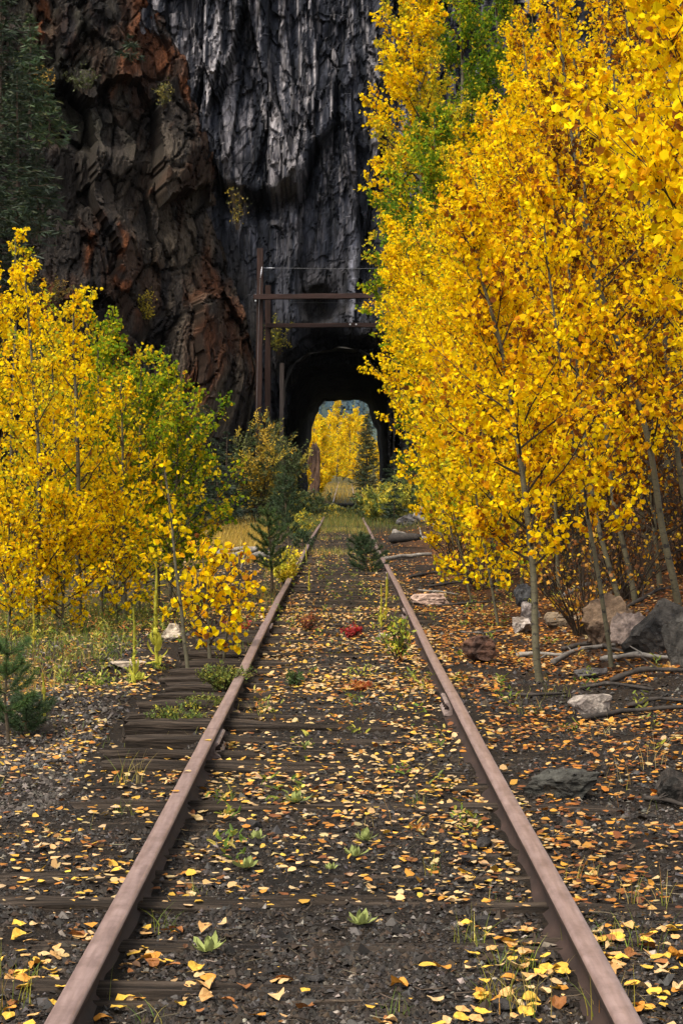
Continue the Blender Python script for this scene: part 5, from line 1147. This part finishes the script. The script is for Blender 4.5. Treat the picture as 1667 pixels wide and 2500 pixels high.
for i, (u, vb, vt, fade, lean, big, lab) in enumerate([(362, 1532, 1288, .35, -.02, 1.5, "tallest mullein stalk, thick and pale green, beside the cream rock"), (311, 1572, 1395, .25, -.03, 1.1, "shorter mullein stalk in the gravel left of the tallest one"), (104, 1645, 1545, .4, -.05, 1.0, "mullein stalk beside the red stemmed pine sapling"), (78, 1480, 1375, .75, 0, 1, "yellowed mullein stalk in front of the leaning aspen"),
        (545, 1510, 1412, .3, -.02, 1, "mullein stalk close beside the left rail above the cushion plant"), (552, 1452, 1340, .8, 0, .9, "withered mullein stalk among the tie ends"), (710, 1357, 1300, .8, 0, 1, "small yellowed mullein inside the left rail"), (876, 1440, 1340, .55, -.02, 1, "mullein stalk inside the right rail, front one of the pair"), (886, 1425, 1330, .85, 0, .8, "dried mullein stalk just behind the front one by the right rail"), (888, 1375, 1315, .3, .02, 1.2, "green mullein stalk touching the right rail"), (703, 1290, 1250, .7, 0, 1, "farthest small mullein inside the left rail")]):
    p = on_ground(u, vb); mullein(lab, p, (vb - vt) * PX / F * p[1], 600 + i, fade, lean, big)
for i, (u, v, r, lab) in enumerate([(478, 2196, .085, "largest mullein rosette, low on the ballast inside the left rail"), (680, 1850, .085, "mullein rosette with two upright leaves in mid track"), (838, 1938, .075, "mullein rosette right of the track's middle with upright leaves"), (566, 2002, .07, "yellowish mullein rosette half covered by leaves inside the left rail"), (818, 1975, .07, "flat mullein rosette just in front of the upright one"), (830, 2135, .075, "mullein rosette beside pale leaves near the right rail"), (590, 1936, .06, "small rosette behind the black angular stone"), (705, 1720, .05, "small distant rosette near the crack in the tie"), (320, 1566, .12, "broad rosette at the foot of the shorter mullein stalk"), (760, 2005, .04, "tiny seedling rosette in the middle of the ballast")]):
    rosette(lab, on_ground(u, v) + [0, 0, .012], r, 620 + i, (.24, .27, .09) if i != 8 else (.42, .42, .06))

def blades(n, P, hgt_, wid, pal, rng, spread=.35, segs=4):
    az = rng.random(n) * 6.283; l = hgt_ * rng.uniform(.5, 1.15, n); ben = rng.uniform(.1, spread * 2, n); t = np.linspace(0, 1, segs)
    D = np.stack([np.cos(az), np.sin(az)], 1)[:, None] * (ben[:, None] * t ** 1.8)[..., None] * l[:, None, None]
    C = np.concatenate([D, (l[:, None] * t * (1 - .25 * ben[:, None] * t))[..., None]], 2) + P[:, None]
    a2 = rng.random(n) * 6.283; X = np.stack([np.cos(a2), np.sin(a2), 0 * a2], 1)[:, None] * (np.broadcast_to(wid, (n,))[:, None] * (1 - .92 * t))[..., None]
    V = np.stack([C - X, C + X], 2).reshape(-1, 3); i = np.arange(segs - 1) * 2; q = np.stack([i, i + 1, i + 3, i + 2], 1)
    Q = (q[None] + (np.arange(n) * segs * 2)[:, None, None]).reshape(-1, 4)
    return V, Q, np.repeat(pick(rng, pal, n, .15), segs * 2, 0)
GS = [(3, (.13, .17, .02)), (3, (.30, .26, .03)), (3, (.42, .32, .10)), (1, (.35, .15, .03))]
STR = [(4, (.42, .31, .11)), (2, (.50, .40, .18)), (1, (.3, .17, .05))]
GG = [(4, (.10, .16, .018)), (3, (.22, .24, .025)), (1, (.42, .34, .08))]
def tuft(label, u, v, h, n, pal, seed, rr=.04, wd=.0022, group=None):
    rng = np.random.default_rng(seed); p = on_ground(u, v); ro_ = rng.normal(0, rr, (n, 3)); ro_[:, 2] = -.01
    V, Q, c = blades(n, ro_, h, wd, pal, rng, .45, 5)
    return tag(link("grass_tuft", mesh_np("grass_tuft", V, [(Q, 0)], [M_HERB], c), None, p), label, "grass", group)
TF = [(1165, 2320, .17, 46, GS, .05, "largest straw and green tuft inside the right rail at the bottom"), (1180, 2230, .13, 26, GG, .04, "green tuft inside the right rail above the largest tuft"), (1085, 2170, .13, 22, GG, .03, "upright green tuft in the leaf drift inside the right rail"), (1330, 2175, .13, 18, GG, .04, "green blades just outside the right rail, near the bottom"), (1440, 2180, .16, 20, GG, .05, "green tuft at the right picture edge near the bottom"), (960, 1858, .11, 24, GG, .03, "green and yellow tuft beside a pile of amber leaves"),
      (1345, 2025, .13, 20, GS, .04, "tuft of green blades outside the right rail in mid picture"), (372, 2140, .12, 16, GG, .03, "thin green tuft inside the left rail near the largest rosette"), (228, 2300, .14, 6, GG, .02, "few tall blades against the left rail's inner face"), (30, 2320, .18, 18, GS, .05, "reddish green grass at the bottom left corner"), (310, 1800, .18, 22, GS, .06, "tall reddish tuft growing on the tie ends left of the rail"), (285, 1870, .11, 12, GG, .03, "short green blades among the tie ends"),
      (530, 1840, .14, 14, GG, .03, "green tuft inside the left rail below the joint"), (590, 1650, .14, 30, GS, .05, "straw tuft inside the left rail above the joint"), (905, 2335, .09, 14, GG, .03, "short yellow green tuft on the half buried tie"), (1490, 1760, .26, 10, STR, .05, "tall straw stalks standing right of the pale block"), (1390, 1690, .16, 9, STR, .03, "pale grass heads in front of the pale speckled block"), (1430, 1800, .24, 9, STR, .05, "dry stalks above the half buried dark rock"),
      (905, 1840, .32, 3, STR, .03, "single tall straw stem in the middle of the track"), (865, 1900, .26, 3, STR, .03, "second tall straw stem nearer in the track"), (1280, 1600, .12, 24, GS, .06, "yellow green tuft outside the right rail by the stick"), (1220, 1640, .10, 18, GG, .05, "low green tuft between the joint and the pale block"), (1500, 2080, .16, 22, GS, .06, "bronze grass at the right picture edge"), (1400, 2330, .14, 22, GS, .05, "mixed grass beside the end of the right rail"), (60, 2250, .14, 12, GG, .04, "thin green blades at the left picture edge"),
      (445, 2060, .10, 10, GG, .03, "short tuft tucked against the left rail"), (1000, 2010, .11, 12, GS, .03, "thin tuft with amber leaves inside the right rail"), (335, 2350, .10, 10, GG, .03, "feathery green sprig inside the left rail at the bottom"), (1140, 2080, .10, 9, GG, .03, "small blades inside the right rail by the ballast lump"), (1270, 2250, .10, 5, STR, .03, "thin dry stem crossing in front of the right rail")]
for i, (u, v, h, n, pal, rr, lab) in enumerate(TF): tuft(lab, u, v, h, n, pal, 700 + i, rr, .0019 if n > 9 else .0014)

def scatter_grass():
    rng = np.random.default_rng(41); b = MB()
    def field(n, xf, yf, h, wd, pal, keep=None, spread=.35):
        x = xf(n); y = yf(n); k_ = np.ones(n, bool) if keep is None else keep(x, y); x, y = x[k_], y[k_]; m = len(x)
        V, Q, c = blades(m, np.stack([x, y, gz(x, y) - .01], 1), h * rng.uniform(.6, 1.2, m), wd, pal, rng, spread, 3); b.add(V, Q, 0, c)
    U = lambda a, c: (lambda n: rng.uniform(a, c, n))
    inv = lambda a, c: (lambda n: 1 / (1 / a + (1 / c - 1 / a) * rng.random(n)))
    pat = lambda x, y, s=1.0, t=0.0: fbm(np.stack([x * s, y * s * .5, 0 * x], 1), 3, 43) > t
    GOLD = [(4, (.42, .26, .035)), (3, (.50, .34, .06)), (1, (.30, .17, .03))]
    field(9500, U(-8, -1.6), U(40, 66), .55, .006, GOLD, lambda x, y: (x < -1.6 - .02 * (y - 40)) & pat(x, y, .5, -.35), .3)          # golden meadow below the spruces
    field(7500, U(-6, -1.9), U(17.5, 27), .16, .003, GG, lambda x, y: pat(x, y, 1.1, -.1) & (x < -1.9 - .05 * (y - 17)))                # green verge under the grove
    field(5000, U(-5, -2.2), U(15, 27), .22, .0026, [(3, (.36, .22, .05)), (2, (.2, .18, .03))], lambda x, y: (x < -.155 * y + 1.0) & pat(x, y, .8, .0))
    field(1300, U(-2.2, -.9), U(9, 30), .09, .0022, GG, lambda x, y: pat(x, y, 1.6, .3))
    field(2600, U(-1.25, -.82), U(18, 75), .16, .0035, GS, lambda x, y: pat(x, y, .9, -.1))
    field(9000, U(-.7, .8), U(36, 78), .17, .0045, GS, lambda x, y: pat(x, y, .6, .35 - .012 * (y - 36)))
    field(11000, U(-3, 3), U(58, 99), .30, .008, [(4, (.07, .10, .02)), (2, (.14, .15, .025)), (1.5, (.26, .19, .045))], lambda x, y: rng.random(len(x)) < sstep(56, 78, y) * .9 + .1, .3)
    field(1500, U(-.7, .7), U(10, 36), .06, .0016, GS, lambda x, y: pat(x, y, 2.0, .42))
    field(1800, U(.9, 3.4), U(9, 30), .10, .002, GS, lambda x, y: pat(x, y, 1.4, .35))
    field(4000, U(-4, 4.5), U(138, 240), .5, .016, GOLD, lambda x, y: pat(x, y, .3, -.2))
    tag(link("grass", b.mesh("grass", [M_HERB])), "patchy green and golden grass along the track and below the spruces", "grass", kind="stuff")
    b = MB(); n = 900
    x = np.concatenate([rng.uniform(-4.6, -1.7, 520), rng.uniform(-.7, .72, 90), rng.uniform(.9, 3.2, 70), rng.uniform(-2.2, -.95, 220)]); y = np.concatenate([rng.uniform(13.5, 25, 520), rng.uniform(8, 40, 90), rng.uniform(10, 28, 70), rng.uniform(12, 28, 220)]); n = len(x)
    k = (x > -1.0) | ((x < -1.5) & (fbm(np.stack([x, y * .6, 0 * x], 1) * 1.2, 3, 47) > -.25) & (y > 14.5 + (x + 4) * .8)); x, y = x[k], y[k]; n = len(x)
    for i in range(n):
        h = rng.uniform(.05, .22) * (1.2 if y[i] > 18 else .8); m = int(rng.integers(9, 20)); s = rng.random(m)
        o = np.array([x[i], y[i], float(gz(x[i], y[i]))]) + np.stack([rng.normal(0, .03, m), rng.normal(0, .03, m), s * h], 1); a = rng.random(m) * 6.28
        pal = [GG, [(2, (.32, .30, .03)), (2, (.16, .19, .03))], [(2, (.35, .14, .03)), (1, (.4, .3, .05))]][rng.choice(3, p=[.55, .3, .15])]
        V, Q = leaves(o, np.stack([np.cos(a), np.sin(a), rng.uniform(.2, 1.2, m)], 1), np.stack([rng.normal(0, .5, m), rng.normal(0, .5, m), np.ones(m)], 1), rng.uniform(.025, .055, m), .35); b.add(V, Q, 0, np.repeat(pick(rng, pal, m, .15), 6, 0))
    tag(link("ground_cover", b.mesh("ground_cover", [M_HERB])), "low leafy weeds and herbs over the gravel verge", "ground cover", kind="stuff")
scatter_grass()

# ------------------------------------------------------------------ air: thin haze, on top of the haze blue tinted into the far trees
def build_haze():
    m = bpy.data.materials.new("haze"); m.use_nodes = True; t = m.node_tree
    for n in list(t.nodes):
        if n.type != 'OUTPUT_MATERIAL': t.nodes.remove(n)
    v = t.nodes.new("ShaderNodeVolumePrincipled"); v.inputs["Color"].default_value = (.72, .82, 1.0, 1); v.inputs["Density"].default_value = 0.000022
    v.inputs["Anisotropy"].default_value = 0.0
    t.links.new(v.outputs[0], t.nodes["Material Output"].inputs["Volume"])
    V = np.array([(x, y, z) for x in (-1600, 1600) for y in (-60, 2800) for z in (-4, 320)], float)
    Q = np.array([(0, 1, 3, 2), (4, 6, 7, 5), (0, 4, 5, 1), (2, 3, 7, 6), (0, 2, 6, 4), (1, 5, 7, 3)])
    tag(link("haze", mesh_np("haze", V, [(Q, 0)], [m])), kind="stuff")
build_haze()
